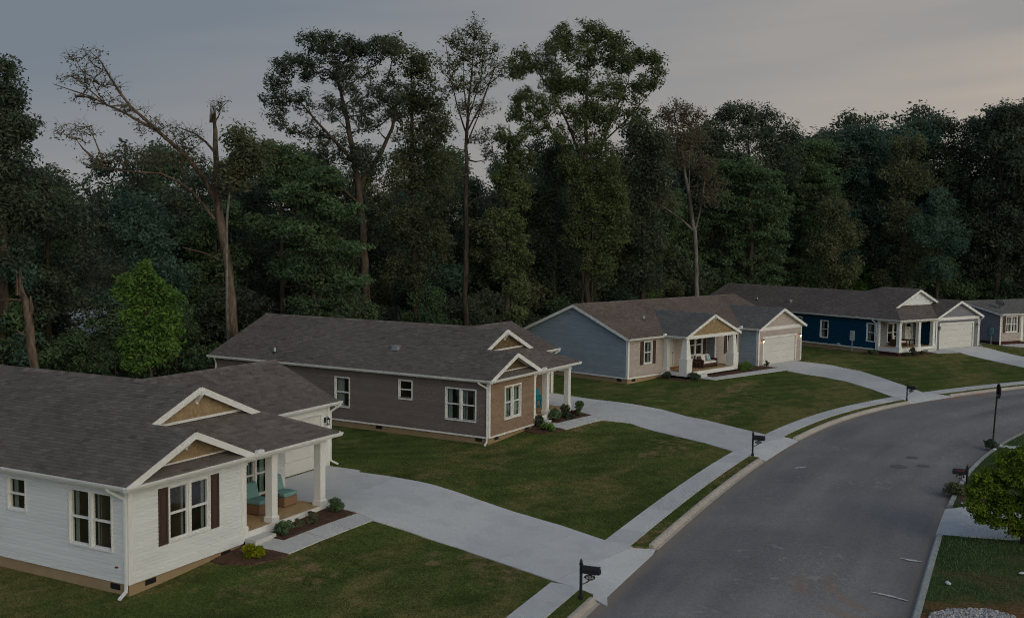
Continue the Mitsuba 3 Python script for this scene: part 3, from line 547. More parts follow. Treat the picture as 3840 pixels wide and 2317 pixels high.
S = 0.433; E = 3.11
def plan_a(H, siding, front_siding, shake, shingles, detail, planks, L=17.35, W=8.5, zg=.5, lower=.35, wins_left=(), front=None, base_trim=True, seen=True):
    """The long gabled plan of the white and the brown house: bedroom front, recessed porch, gable over a pent roof, garage wing at the side."""
    rt = W / 2; A = lambda u, v: E + S * (u + .3); C = lambda u, v: E + S * (W + .3 - u); P = lambda u, v: E + S * (v + .3); lu = 2.19; B = lambda u, v: A(lu, 0) - S * (u - lu); zr = A(rt, 0)
    k = roof(H, [(-.3, -.3), (lu, -.3), (lu, 1.5), (rt, 1.5), (rt, L + .3), (-.3, L + .3)], A, 'u', 1, shingles, 300 if detail else 0)
    roof(H, [(rt, 1.5), (W - 1.5, 1.5), (W + .3, -.3), (W + .3, L + .3), (rt, L + .3)], C, 'u', -1, shingles, k=k)
    roof(H, [(lu, -.3), (2 * lu + .3, -.3), (lu + .44, 1.75), (lu, 1.75)], B, 'u', -1, shingles, k=k)
    roof(H, [(2 * lu + .3, -.3), (W + .3, -.3), (W - 1.75, 1.75), (lu + .44, 1.75)], P, 'v', 1, shingles, k=k)
    roof(H, [(-.3, -.3), (2 * lu + .3, -.3), (2 * lu - .15, .15), (.15, .15)], P, 'v', 1, shingles, k=k, deck=False)
    ve, gr = 3.77, 7.05; G = lambda u, v: E + S * (v - ve); G2 = lambda u, v: E + S * (2 * gr - ve - v); ug = 14.2; uc = rt + (zr - G(0, gr)) / S
    roof(H, [(W + .3, ve), (ug, ve), (ug, gr), (uc, gr)], G, 'v', 1, shingles, k=k)
    roof(H, [(uc, gr), (ug, gr), (ug, 2 * gr - ve), (W + .3, 2 * gr - ve)], G2, 'v', -1, shingles, k=k)
    ridge_cap(H, (rt, 1.5, zr), (rt, L + .3, zr), shingles, k); ridge_cap(H, (uc - .6, gr, G(0, gr)), (ug, gr, G(0, gr)), shingles, k); ridge_cap(H, (lu, -.3, A(lu, 0)), (lu, 1.7, A(lu, 0)), shingles, k); ridge_cap(H, (W + .3, -.3, E), (W - 1.75, 1.75, P(0, 1.75)), shingles, k)
    rake(H, (-.3, -.3, E), (lu, -.3, A(lu, 0)), (2 * lu + .3, -.3, E)); rake(H, (1.95, 1.5, A(1.95, 0)), (rt, 1.5, zr), (W - 1.45, 1.5, C(W - 1.45, 0)))
    rake(H, (-.3, L + .3, E), (rt, L + .3, zr), (W + .3, L + .3, E)); rake(H, (ug, ve, E), (ug, gr, G(0, gr)), (ug, 2 * gr - ve, E))
    gutter(H, (-.3, -.3, E), (-.3, L + .3, E), (-1, 0)); gutter(H, (-.42, -.3, E), (W + .4, -.3, E), (0, -1)); gutter(H, (W + .45, ve, E), (ug + .1, ve, E), (0, -1)); gutter(H, (W + .3, -.3, E), (W + .3, ve - .1, E), (1, 0))
    H.mb().box(4.62, 4.9, -.44, -.3, E - .02, E + .1).put(H.k + '__gutter_splash_guard', 'm_trim')
    # gables
    gable(H, .15, [(.28, 3.30), (2 * lu - .28, 3.30), (lu, 3.30 + S * (lu - .28))], shake, 'parts' if detail else 'stuff', (.3, 2 * lu - .3, 3.27, .07), bracket=(lu, A(lu, 0) - .12, .72))
    zb = P(0, 1.75) + .04; gable(H, 1.75, [(2.0, zb), (W - 2.0, zb), (rt, zb + S * (rt - 2.0) - .02)], shake, 'parts' if detail else 'stuff', (2.15, W - 2.15, zb - .02, .075), bracket=(rt, zr - .12, .72))
    # walls
    zt0, zt1 = lower, E - .02; q = 4.42; F = lambda u, v, a, o: H.plane(u, v, a, o); e = .11
    left, frt = F(0, 0, (0, 1), (-1, 0)), F(0, 0, (1, 0), (0, -1)); fw = front
    wall(H, left, L, zt0, zt1, [w[:4] for w in wins_left], siding, planks=planks); wall(H, frt, q, zt0, zt1, [fw[:4]], front_siding, planks=planks)
    for w in wins_left: window(H, left, *w[:4], **w[4])
    window(H, frt, *fw[:4], **fw[4])
    wall(H, F(q, 1.8, (0, -1), (1, 0)), 1.68, zt0, zt1, [], front_siding, planks='stuff')
    pw = (5.35, 7.62, 1.06, 2.48); pf = F(q, 1.8, (1, 0), (0, -1)); wd = (pw[0] + .98 - q, pw[1] - q, pw[2], pw[3])
    wall(H, pf, W - q, zt0, zt1, [wd, (.12, 1.03, .66, 2.7)], front_siding, planks='stuff'); window(H, pf, *wd, curtain='right', cm='m_curtain_green', divided=2); door(H, pf, .12, 1.03, .66, 2.7)
    wall(H, F(W, 4.07 - .12, (0, -1), (1, 0)), 4.07 - 1.8 - .12, zt0, zt1, [], siding, planks=False)
    gd = F(W, 4.07, (1, 0), (0, -1)); gz = zg + .02; wall(H, gd, 13.9 - W, gz - .1, zt1, [(.28, 4.9, gz - .2, gz + 2.13)], front_siding, planks='stuff'); garage_door(H, gd, .28, 4.9, gz, gz + 2.13); wall_lamp(H, gd, 5.12, 2.4); wall_lamp(H, gd, .1, 2.4)
    zrg = G(0, gr); wall(H, F(13.9, 4.07, (0, 1), (1, 0)), 2 * (gr - 4.07), zg - .1, zt1, [], siding, planks=False, top=[(2 * (gr - 4.07), zt1), (gr - 4.07, zrg - .17), (0, zt1)]); wall(H, F(13.9, 2 * gr - 4.07, (-1, 0), (0, 1)), 13.9 - W, zt0, zt1, [], siding, planks=False)
    wall(H, F(W, L, (0, -1), (1, 0)), L - 2 * gr + 4.07, zt0, zt1, [], siding, planks=False); wall(H, F(W, L, (-1, 0), (0, 1)), W, zt0, zt1, [], siding, planks=False, top=[(W, zt1), (rt, zr - .17), (0, zt1)])
    foundation(H, [(0, 0), (q, 0), (q, .4), (W, .4), (W, L), (0, L)], -.15, lower, vents=[(left, .37, .74, .13, .29), (frt, .58, .96, .15, .3), (frt, 3.5, 3.9, .15, .3), (left, 6.2, 6.6, .13, .29), (left, 11.2, 11.6, .13, .29)])
    foundation(H, [(W - .02, 4.07), (13.9, 4.07), (13.9, 2 * gr - 4.07), (W - .02, 2 * gr - 4.07)], -.15, zg - .1)
    if base_trim: MB(left).box(0, L, .0, .042, lower - .03, lower + .05).put(H.k + '__base_board', 'm_trim'); MB(frt).box(0, q, .0, .042, lower - .03, lower + .05).put(H.k + '__base_board', 'm_trim')
    corner(H, -.043, .10, -.045, -.0, zt0, zt1); corner(H, -.046, -.001, -.0, .10, zt0, zt1); corner(H, q - .12, q + .03, -.045, .0, .66, zt1); corner(H, 13.8, 13.93, 4.025, 4.068, zg, zt1)
    # porch
    porch_floor(H, q + .02, W, 0, 1.78, .65, sides=('front', 'right')); post(H, 5.78, 6.05, .03, .3, .65, 2.82); post(H, W - .28, W - .01, .03, .3, .65, 2.82); post(H, q + .03, q + .2, .03, .2, .65, 2.82, 'porch_pilaster')
    H.mb().box(q + .01, W + .01, .01, .24, 2.8, 3.08).put(H.k + '__porch_beam', 'm_trim'); H.mb().box(W - .22, W, .241, 1.78, 2.8, 3.08).put(H.k + '__porch_beam', 'm_trim'); H.mb().box(q + .02, W - .221, .241, 1.78, 2.98, 3.02).put(H.k + '__porch_ceiling', 'm_trim')
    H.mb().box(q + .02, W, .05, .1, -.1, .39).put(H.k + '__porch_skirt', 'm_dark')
    downspout(H, -.36, .35, E - .08, .03, (-1, -.2), (.3, -.3)); downspout(H, ug + .02, 3.71, E - .08, zg + .05, (.3, -1), (-.25, .3)); return k

def single(a, b, z0, z1, **k): return (a, b, z0, z1, k)
H1 = House(1, 'house', 'white sided house with dark brown shutters, nearest on the left')
plan_a(H1, 'm_white_siding', 'm_white_siding', 'm_shake', 'm_shingle', True, 'parts', wins_left=[single(.60, 2.22, 1.2, 2.72, curtain='right', divided=2, cwide=.16, trim=.05), single(4.06, 4.78, 1.83, 2.74, curtain='right', cwide=.2, trim=.05), single(8.2, 9.1, 1.0, 2.55, curtain='both', trim=.05)],
       front=single(1.43, 2.95, 1.2, 2.70, curtain='right', divided=2, cwide=.14, trim=.05), base_trim=False)
fr1 = H1.plane(0, 0, (1, 0), (0, -1)); shutter(H1, fr1, 1.02, 1.36, 1.14, 2.74); shutter(H1, fr1, 3.03, 3.36, 1.14, 2.74)
MB(H1.plane(0, 0, (0, 1), (-1, 0))).box(.38, .46, .02, .07, .76, .8).put(H1.k + '__hose_tap', 'm_red_plate')
MB(H1.plane(0, 0, (0, 1), (-1, 0))).box(.5, .62, .02, .14, 2.78, 2.93).put(H1.k + '__floodlight', 'm_trim')
H2 = House(2, 'house', 'brown house with tan front siding, second from the left')
k2 = plan_a(H2, 'm_taupe_siding', 'm_tan_siding', 'm_shake_dark', 'm_shingle', False, 'parts', L=17.55, zg=.2, wins_left=[single(.72, 2.36, 1.07, 2.53, curtain='both', divided=2, trim=.055), single(4.38, 5.12, 1.81, 2.68, curtain=None, trim=.055), single(8.24, 9.12, 1.07, 2.52, curtain='right', trim=.055, cwide=.4)],
            front=single(1.46, 2.90, 1.07, 2.56, curtain='right', cm='m_curtain_green', divided=2))
vent_pipe(H2, .38, 13.6, E + S * .68); vent_pipe(H2, 1.64, 6.56, E + S * 1.94, True)
downspout(H2, -.36, 17.3, E - .08, .05, (-1, .1), (.3, .2))

# the blue grey ranch house: long gabled body, gabled porch and gabled garage in front
H3 = House(3, 'house', 'blue grey house with beige front and tapered white porch columns'); W3u, D3v = 20.4, 9.2; s3 = .42
A3 = lambda u, v: 3.05 + s3 * (v + .3); B3 = lambda u, v: 3.05 + s3 * (D3v + .3 - v); zr3 = A3(0, D3v / 2)
k = roof(H3, [(-.3, -.3), (W3u + .3, -.3), (W3u + .3, 4.6), (-.3, 4.6)], A3, 'v', 1, 'm_shingle_brown'); roof(H3, [(-.3, 4.6), (W3u + .3, 4.6), (W3u + .3, 9.5), (-.3, 9.5)], B3, 'v', -1, 'm_shingle_brown', k=k); ridge_cap(H3, (-.3, 4.6, zr3), (W3u + .3, 4.6, zr3), 'm_shingle_brown', k)
pu0, pu1, pc, pv = 3.75, 10.75, 7.25, -2.1; sp = .40; zp = 3.08 + sp * (pc - pu0); vj = (zp - 3.05) / s3 - .3
Pl = lambda u, v: 3.08 + sp * (u - pu0); Pr = lambda u, v: 3.08 + sp * (pu1 - u)
roof(H3, [(pu0, pv), (pc, pv), (pc, vj), (pu0, -.2)], Pl, 'u', 1, 'm_shingle_grey', k=k); roof(H3, [(pc, pv), (pu1, pv), (pu1, -.2), (pc, vj)], Pr, 'u', -1, 'm_shingle_grey', k=k)
gu0, gu1, gc, gv = 13.65, 20.85, 17.25, -1.95; zg3 = 3.03 + sp * (gc - gu0); vg = (zg3 - 3.05) / s3 - .3
Gl = lambda u, v: 3.03 + sp * (u - gu0); Gr = lambda u, v: 3.03 + sp * (gu1 - u)
roof(H3, [(gu0, gv), (gc, gv), (gc, vg), (gu0, -.2)], Gl, 'u', 1, 'm_shingle_grey', k=k); roof(H3, [(gc, gv), (gu1, gv), (gu1, -.2), (gc, vg)], Gr, 'u', -1, 'm_shingle_grey', k=k)
ridge_cap(H3, (pc, pv, zp), (pc, vj, zp), 'm_shingle_grey', k); ridge_cap(H3, (gc, gv, zg3), (gc, vg, zg3), 'm_shingle_grey', k)
rake(H3, (pu0, pv, 3.08), (pc, pv, zp), (pu1, pv, 3.08)); rake(H3, (gu0, gv, 3.03), (gc, gv, zg3), (gu1, gv, 3.03)); rake(H3, (-.3, -.3, 3.05), (-.3, 4.6, zr3), (-.3, 9.5, 3.05)); rake(H3, (W3u + .3, -.3, 3.05), (W3u + .3, 4.6, zr3), (W3u + .3, 9.5, 3.05))
gutter(H3, (-.35, -.3, 3.06), (3.72, -.3, 3.06), (0, -1)); gutter(H3, (pu0, pv, 3.09), (pu0, -.32, 3.09), (-1, 0)); gutter(H3, (10.8, -.3, 3.06), (13.6, -.3, 3.06), (0, -1)); gutter(H3, (gu0, gv, 3.04), (gu0, -.32, 3.04), (-1, 0))
H3.mb().box(3.55, 3.8, -.45, -.3, 3.05, 3.2).put(H3.k + '__gutter_splash_guard', 'm_trim'); H3.mb().box(13.42, 13.68, -.45, -.3, 3.03, 3.18).put(H3.k + '__gutter_splash_guard', 'm_trim')
f0, lf = H3.plane(0, 0, (1, 0), (0, -1)), H3.plane(0, 0, (0, 1), (-1, 0)); zt3 = 3.02
wall(H3, lf, D3v, .35, zt3, [], 'm_bluegrey_siding', planks='parts', top=[(D3v, zt3), (D3v / 2, zr3 - .17), (0, zt3)], label='blue grey gable end wall')
w3 = (1.80, 2.62, 1.27, 2.70); wall(H3, f0, 4.0, .35, zt3, [w3], 'm_beige_siding', planks='parts', label='beige front wall left of the porch'); window(H3, f0, *w3, curtain='both'); shutter(H3, f0, 1.32, 1.70, 1.17, 2.76); shutter(H3, f0, 2.72, 3.09, 1.17, 2.76)
pb = H3.plane(4.0, .7, (1, 0), (0, -1)); pw3 = (4.15, 5.9, 1.25, 2.68); pd3 = (1.3, 2.22, .6, 2.66); wall(H3, pb, 6.55, .5, zt3, [pw3, pd3], 'm_beige_siding', planks='stuff'); window(H3, pb, *pw3, curtain=None, divided=2); door(H3, pb, *pd3); shutter(H3, pb, 3.68, 4.05, 1.17, 2.76); shutter(H3, pb, 6.0, 6.37, 1.17, 2.76)
wall(H3, H3.plane(4.0, .58, (0, -1), (1, 0)), .5, .5, zt3, [], 'm_beige_siding', planks=False); wall(H3, H3.plane(10.55, 0.05, (0, 1), (-1, 0)), .6, .5, zt3, [], 'm_bluegrey_siding', planks='stuff')
fr3 = H3.plane(10.55, 0, (1, 0), (0, -1)); wr3 = (1.7, 2.55, 1.27, 2.70); wall(H3, fr3, 3.4, .35, zt3, [wr3], 'm_beige_siding', planks='stuff'); window(H3, fr3, *wr3, curtain=None); shutter(H3, fr3, 1.22, 1.6, 1.17, 2.76); shutter(H3, fr3, 2.65, 3.0, 1.17, 2.76)
gs = H3.plane(13.95, 0, (0, -1), (-1, 0)); wall(H3, gs, 1.65, .2, zt3, [], 'm_bluegrey_siding', planks='parts', label='blue grey side wall of the garage'); gf = H3.plane(13.95, -1.65, (1, 0), (0, -1)); wall(H3, gf, 6.55, .12, zt3, [(.75, 5.63, 0, 2.24)], 'm_beige_siding', planks='parts', label='beige wall around the garage door')
garage_door(H3, gf, .75, 5.63, .1, 2.24); wall_lamp(H3, gf, .42, 2.12, True); wall_lamp(H3, gf, 6.12, 2.22, True)
wall(H3, H3.plane(20.5, -1.65, (0, 1), (1, 0)), D3v + 1.65, .2, zt3, [], 'm_bluegrey_siding', planks=False); wall(H3, H3.plane(W3u, D3v, (-1, 0), (0, 1)), W3u, .35, zt3, [], 'm_bluegrey_siding', planks=False)
foundation(H3, [(0, 0), (4, 0), (4, .7), (10.55, .7), (10.55, 0), (W3u, 0), (W3u, D3v), (0, D3v)], -.15, .35, vents=[(lf, .5, .9, .12, .3), (f0, .5, .9, .12, .3)]); foundation(H3, [(13.95, -1.65), (20.5, -1.65), (20.5, .1), (13.95, .1)], -.15, .12)
MB(lf).box(0, D3v, 0, .042, .32, .42).put(H3.k + '__base_board', 'm_trim'); MB(f0).box(0, 4, 0, .042, .32, .42).put(H3.k + '__base_board', 'm_trim'); MB(gs).box(0, 1.65, 0, .03, .16, .26).put(H3.k + '__base_board', 'm_trim')
corner(H3, -.043, .12, -.045, 0, .35, zt3); corner(H3, -.046, -.001, 0, .12, .35, zt3); corner(H3, 10.51, 10.7, -.045, 0, .5, zt3); corner(H3, 13.905, 14.07, -1.695, -1.652, .15, zt3); corner(H3, 13.905, 13.949, -1.65, -1.5, .15, zt3); corner(H3, 20.38, 20.53, -1.695, -1.652, .15, zt3)
gable(H3, -1.95, [(pu0 + .4, 3.1), (pu1 - .4, 3.1), (pc, 3.1 + sp * (pc - pu0 - .4))], 'm_shake', 'stuff', bracket=(pc, zp - .12, .6)); gable(H3, -1.64, [(gu0 + .4, 3.05), (gu1 - .4, 3.05), (gc, 3.05 + sp * (gc - gu0 - .4))], 'm_beige_siding', 'clap', (gu0 + .3, gu1 - .3, 2.82, .26))
H3.mb().box(3.98, 10.52, -1.97, -1.72, 2.86, 3.1).put(H3.k + '__porch_beam', 'm_trim'); H3.mb().box(3.98, 4.2, -1.719, -.02, 2.86, 3.08).put(H3.k + '__porch_beam', 'm_trim'); H3.mb().box(10.3, 10.52, -1.719, -.02, 2.86, 3.08).put(H3.k + '__porch_beam', 'm_trim'); H3.mb().box(4.2, 10.3, -1.719, .58, 3.0, 3.04).put(H3.k + '__porch_ceiling', 'm_trim')
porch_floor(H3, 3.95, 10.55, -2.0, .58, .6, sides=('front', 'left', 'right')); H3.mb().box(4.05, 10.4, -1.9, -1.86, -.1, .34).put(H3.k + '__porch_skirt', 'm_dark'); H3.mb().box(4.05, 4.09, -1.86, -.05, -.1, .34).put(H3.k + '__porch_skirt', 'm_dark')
for u in (4.28, 10.22):
    k = fresh(H3.k + '__porch_column'); m = H3.mb(); r0, r1, v = .27, .16, -1.7; m.loft([(u + r0 * i, v + r0 * j, 1.52) for i, j in ((-1, -1), (1, -1), (1, 1), (-1, 1))], [(u + r1 * i, v + r1 * j, 2.86) for i, j in ((-1, -1), (1, -1), (1, 1), (-1, 1))]); m.put(k, 'm_trim', exact=True); e = .32
    H3.mb().box(u - e, u + e, v - e, v + e, .6, 1.48).put(k + '__pedestal', 'm_trim'); H3.mb().box(u - e - .03, u + e + .03, v - e - .03, v + e + .03, 1.48, 1.53).put(k + '__cap', 'm_trim')
post(H3, 3.97, 4.3, -.38, -.06, .6, 2.86, 'porch_pilaster'); downspout(H3, 13.9, -.36, 2.98, .1, (-.2, -1), (-.25, .33)); downspout(H3, 13.6, -1.9, 2.98, .08, (-.5, -1), (.3, .2)); vent_pipe(H3, 4.2, 1.83, A3(0, 1.83)); downspout(H3, -.1, 9.55, 3.0, .1, (-1, .2), (.05, -.3))
MB(pb).box(1.25, 2.3, .2, .75, .602, .622).put(H3.k + '__porch_mat', 'm_mat')

# the navy house
H4 = House(4, 'house', 'navy blue house with a pale gable above its corner porch'); L4 = 21.3; E4 = 3.12
A4 = lambda u, v: E4 + S * (u + .3); r4, rb = 5.2, 4.25; C4 = lambda u, v: A4(r4, 0) - S * (u - r4); P4 = lambda u, v: E4 + S * (v + 2.35); zr4 = A4(r4, 0)
k = roof(H4, [(-.3, -2.35), (1.65, -.4), (r4, -.4), (r4, 3.6), (rb, 4.7), (rb, L4 + .3), (-.3, L4 + .3)], A4, 'u', 1, 'm_shingle')
roof(H4, [(r4, -.4), (9.5, -.4), (9.5, 3.6), (r4, 3.6)], C4, 'u', -1, 'm_shingle', k=k); roof(H4, [(-.3, -2.35), (4.8, -2.35), (7.22, -.1), (1.95, -.1)], P4, 'v', 1, 'm_shingle', k=k)
R4 = lambda u, v: A4(rb, 0) - S * (u - rb)
H4.mb().loft([(a, 3.55, b) for a, b in ((r4 - .9, A4(r4 - .9, 0) - .08), (r4, zr4 - .03), (9.5, C4(9.5, 0) - .03), (8.8, E4 - .1))], [(a, 3.59, b) for a, b in ((r4 - .9, A4(r4 - .9, 0) - .08), (r4, zr4 - .03), (9.5, C4(9.5, 0) - .03), (8.8, E4 - .1))]).put(k + '__back_gable', 'm_navy_siding')
roof(H4, [(rb, 3.6), (8.8, 3.6), (8.8, L4 + .3), (rb, L4 + .3)], R4, 'u', -1, 'm_shingle', k=k)
g0, g1, gm = 4.8, 11.85, 8.33; zgm = E4 + S * .93 * (gm - g0); s4 = S * .93; L4g = lambda u, v: E4 + s4 * (u - g0); R4g = lambda u, v: E4 + s4 * (g1 - u)
roof(H4, [(g0, -2.35), (gm, -2.35), (gm, 7), (g0, 7)], L4g, 'u', 1, 'm_shingle', k=k); roof(H4, [(gm, -2.35), (g1, -2.35), (g1, 7), (gm, 7)], R4g, 'u', -1, 'm_shingle', k=k)
ridge_cap(H4, (rb, 4.7, A4(rb, 0)), (rb, L4 + .3, A4(rb, 0)), 'm_shingle', k); ridge_cap(H4, (r4, -.4, zr4), (r4, 3.6, zr4), 'm_shingle', k); ridge_cap(H4, (gm, -2.35, zgm), (gm, 7, zgm), 'm_shingle', k)
rake(H4, (1.6, -.4, A4(1.6, 0)), (r4, -.4, zr4), (8.0, -.4, C4(8.0, 0))); rake(H4, (g0, -2.35, E4), (gm, -2.35, zgm), (g1, -2.35, E4)); rake(H4, (-.3, L4 + .3, E4), (rb, L4 + .3, A4(rb, 0)), (8.8, L4 + .3, E4))
gutter(H4, (-.3, -2.35, E4), (-.3, L4 + .3, E4), (-1, 0)); gutter(H4, (-.42, -2.35, E4), (4.85, -2.35, E4), (0, -1))
zb4 = P4(0, -.1) + .03; gable(H4, -.1, [(2.0, zb4), (7.0, zb4), (7.78, 4.35), (r4, zr4 - .17)], 'm_white_siding', 'clap')
lf4, fp4, zt4 = H4.plane(0, 0, (0, 1), (-1, 0)), H4.plane(0, 0, (1, 0), (0, -1)), E4 - .02
wl4 = [single(.38, 1.14, 1.13, 2.58, curtain='right'), single(5.31, 6.06, 1.05, 2.48, curtain='right'), single(8.26, 8.92, 1.75, 2.63, curtain=None)]
wall(H4, lf4, L4, .42, zt4, [w[:4] for w in wl4], 'm_navy_siding', planks='parts')
for w in wl4: window(H4, lf4, *w[:4], **w[4])
pw4, pd4 = (1.2, 2.78, 1.05, 2.64), (3.72, 4.62, .74, 2.66); wall(H4, fp4, 5.1, .5, zt4, [pw4, pd4], 'm_grey_siding', planks='stuff'); window(H4, fp4, *pw4, curtain=None, divided=2); door(H4, fp4, *pd4, glazed=True)
gs4, gf4 = H4.plane(5.1, 0, (0, -1), (-1, 0)), H4.plane(5.1, -2.05, (1, 0), (0, -1)); wall(H4, gs4, 2.05, .5, zt4, [], 'm_navy_siding', planks='parts', label='navy side wall of the garage in the porch'); wall(H4, gf4, 6.4, .35, zt4, [(.62, 5.5, .2, 2.5)], 'm_grey_siding', planks='parts', label='grey wall around the garage door'); garage_door(H4, gf4, .62, 5.5, .36, 2.5); wall_lamp(H4, gf4, .32, 2.25); wall_lamp(H4, gf4, 5.95, 2.3)
for w in ((H4.plane(11.5, -2.05, (0, 1), (1, 0)), 9), (H4.plane(8.5, 7, (0, 1), (1, 0)), L4 - 7), (H4.plane(8.5, L4, (-1, 0), (0, 1)), 8.5), (H4.plane(11.5, 7, (-1, 0), (0, 1)), 3)): wall(H4, *w, .35, zt4, [], 'm_navy_siding', planks=False)
gable(H4, -2.04, [(g0 + .45, 3.1), (g1 - .45, 3.1), (gm, 3.1 + s4 * (gm - g0 - .45))], 'm_grey_siding', 'clap', (g0 + .25, g1 - .3, 2.86, .26))
foundation(H4, [(0, 0), (11.5, 0), (11.5, 7), (8.5, 7), (8.5, L4), (0, L4)], -.15, .42, vents=[(lf4, .6, 1.0, .1, .3)]); foundation(H4, [(5.1, -2.05), (11.5, -2.05), (11.5, .1), (5.1, .1)], -.15, .35)
MB(lf4).box(0, L4, 0, .042, .39, .5).put(H4.k + '__base_board', 'm_trim')
porch_floor(H4, 0, 5.08, -2.05, 0, .72, drop=.36, sides=('front', 'left')); H4.mb().box(.08, 5.0, -1.97, -1.93, -.1, .46).put(H4.k + '__porch_skirt', 'm_brick'); H4.mb().box(.08, .12, -1.93, -.05, -.1, .46).put(H4.k + '__porch_skirt', 'm_brick')
for u, v in ((.02, -2.03), (2.68, -2.03), (4.72, -2.03)): post(H4, u, u + .3, v, v + .3, .72, 2.86)
corner(H4, -.045, .2, -.045, .12, .42, zt4); corner(H4, 5.055, 5.22, -2.095, -2.052, .4, zt4); corner(H4, 11.38, 11.53, -2.095, -2.052, .4, zt4)
H4.mb().box(0, 5.08, -2.05, -1.8, 2.86, 3.1).put(H4.k + '__porch_beam', 'm_trim'); H4.mb().box(0, .22, -1.799, -.03, 2.86, 3.1).put(H4.k + '__porch_beam', 'm_trim'); H4.mb().box(.22, 5.08, -1.799, -.03, 3.0, 3.04).put(H4.k + '__porch_ceiling', 'm_trim')
downspout(H4, -.36, .4, E4 - .1, .1, (-1, -.1), (.3, -.2)); downspout(H4, 11.75, -2.3, E4 - .1, .36, (.3, -1), (-.15, .2)); vent_pipe(H4, 1.22, 14.8, A4(1.22, 0)); vent_pipe(H4, 1.42, 10.91, A4(1.42, 0), True)
def meter(H, fr, a, z0, z1, w, bsdf):
    k = fresh(H.k + '__electric_meter'); m = MB(fr); m.box(a - w / 2, a + w / 2, .02, .16, z0, z1); m.put(k, bsdf, exact=True); MB(fr).tube([(a, .16, z1 - .2), (a, .24, z1 - .2)], .085, 12).put(k + '__dial', 'm_metal'); MB(fr).tube([(a, .09, z0 + .02), (a, .09, 0)], .035, 8).put(k + '__conduit', 'm_meter')
meter(H4, lf4, 2.6, 1.0, 1.86, .42, 'm_meter'); MB(lf4).box(3.9, 4.18, .02, .14, .38, .64).put(H4.k + '__utility_box', 'm_meter')

# the grey house at the right edge
H5 = House(5, 'house', 'grey house with a pink beige front wall, cut off at the right edge'); L5, W5, E5, s5 = 16.0, 8.4, 2.95, .215
A5 = lambda u, v: E5 + s5 * (v + .3); B5 = lambda u, v: E5 + s5 * (W5 + .3 - v); zr5 = A5(0, W5 / 2)
k = roof(H5, [(-.2, -.3), (L5, -.3), (L5, W5 / 2), (-.2, W5 / 2)], A5, 'v', 1, 'm_shingle_grey'); roof(H5, [(-.2, W5 / 2), (L5, W5 / 2), (L5, W5 + .3), (-.2, W5 + .3)], B5, 'v', -1, 'm_shingle_grey', k=k); ridge_cap(H5, (-.2, W5 / 2, zr5), (L5, W5 / 2, zr5), 'm_shingle_grey', k)
rake(H5, (-.2, -.3, E5), (-.2, W5 / 2, zr5), (-.2, W5 + .3, E5), w=.15); gutter(H5, (-.25, -.3, E5 + .01), (L5, -.3, E5 + .01), (0, -1))
f5, l5 = H5.plane(0, 0, (1, 0), (0, -1)), H5.plane(0, 0, (0, 1), (-1, 0)); w5 = (.82, 2.40, 1.22, 2.66)
wall(H5, f5, 3.0, .34, E5 - .03, [w5], 'm_beige_siding', planks='parts', label='pink beige front wall'); window(H5, f5, *w5, curtain='right', cm='m_cushion_white', divided=2); shutter(H5, f5, .36, .72, 1.14, 2.68); shutter(H5, f5, 2.5, 2.74, 1.14, 2.68)
wall(H5, H5.plane(3.0, 1.5, (1, 0), (0, -1)), L5 - 3, .34, E5 - .03, [], 'm_beige_siding', planks='stuff'); wall(H5, l5, W5, .3, E5 - .03, [], 'm_grey_siding', planks='parts', top=[(W5, E5 - .03), (W5 / 2, zr5 - .17), (0, E5 - .03)], label='grey gable end wall')
wall(H5, H5.plane(L5, 0, (0, 1), (1, 0)), W5, .3, E5, [], 'm_grey_siding', planks=False); wall(H5, H5.plane(L5, W5, (-1, 0), (0, 1)), L5, .3, E5, [], 'm_grey_siding', planks=False)
foundation(H5, [(0, 0), (3, 0), (3, 1.5), (L5, 1.5), (L5, W5), (0, W5)], -.15, .33, 'm_brick'); corner(H5, -.045, .12, -.045, 0, .0, E5 - .03); post(H5, 3.0, 3.3, -.05, .25, .35, 2.85, 'porch_column'); H5.mb().box(2.98, 8, -.06, 1.48, .2, .36).put(H5.k + '__porch_floor', 'm_deck')
meter(H5, l5, .84, .9, 1.62, .4, 'm_teal_meter')
kd = fresh(H5.k + '__satellite_dish'); D0 = np.array([1.80, 1.5, A5(0, 1.5)]); m = H5.mb(); rr = np.linspace(0, .42, 5); th = np.arange(20) * math.pi / 10; nrm = np.array([-.15, -.75, .65]); nrm /= np.linalg.norm(nrm); ax = np.cross(nrm, [0, 0, 1]); ax /= np.linalg.norm(ax); ay = np.cross(ax, nrm); c0 = D0 + [0, 0, .5]
V = np.array([c0 + nrm * (r * r * .45) + r * (ax * math.cos(t) * 1.15 + ay * math.sin(t)) for r in rr for t in th]); m.add(V, [[i * 20 + j, i * 20 + (j + 1) % 20, (i + 1) * 20 + (j + 1) % 20, (i + 1) * 20 + j] for i in range(4) for j in range(20)]); m.put(kd, 'm_black', exact=True)
H5.mb().tube([D0 - [0, 0, .05], c0 - nrm * .04], .025, 6).put(kd + '__mast', 'm_black'); H5.mb().tube([c0 - ay * .3, c0 + nrm * .45 - ay * .12], .014, 5).box(*(np.array([[-.03, .03]] * 3) + (c0 + nrm * .47 - ay * .1)[:, None]).ravel()).put(kd + '__feed_arm', 'm_metal')

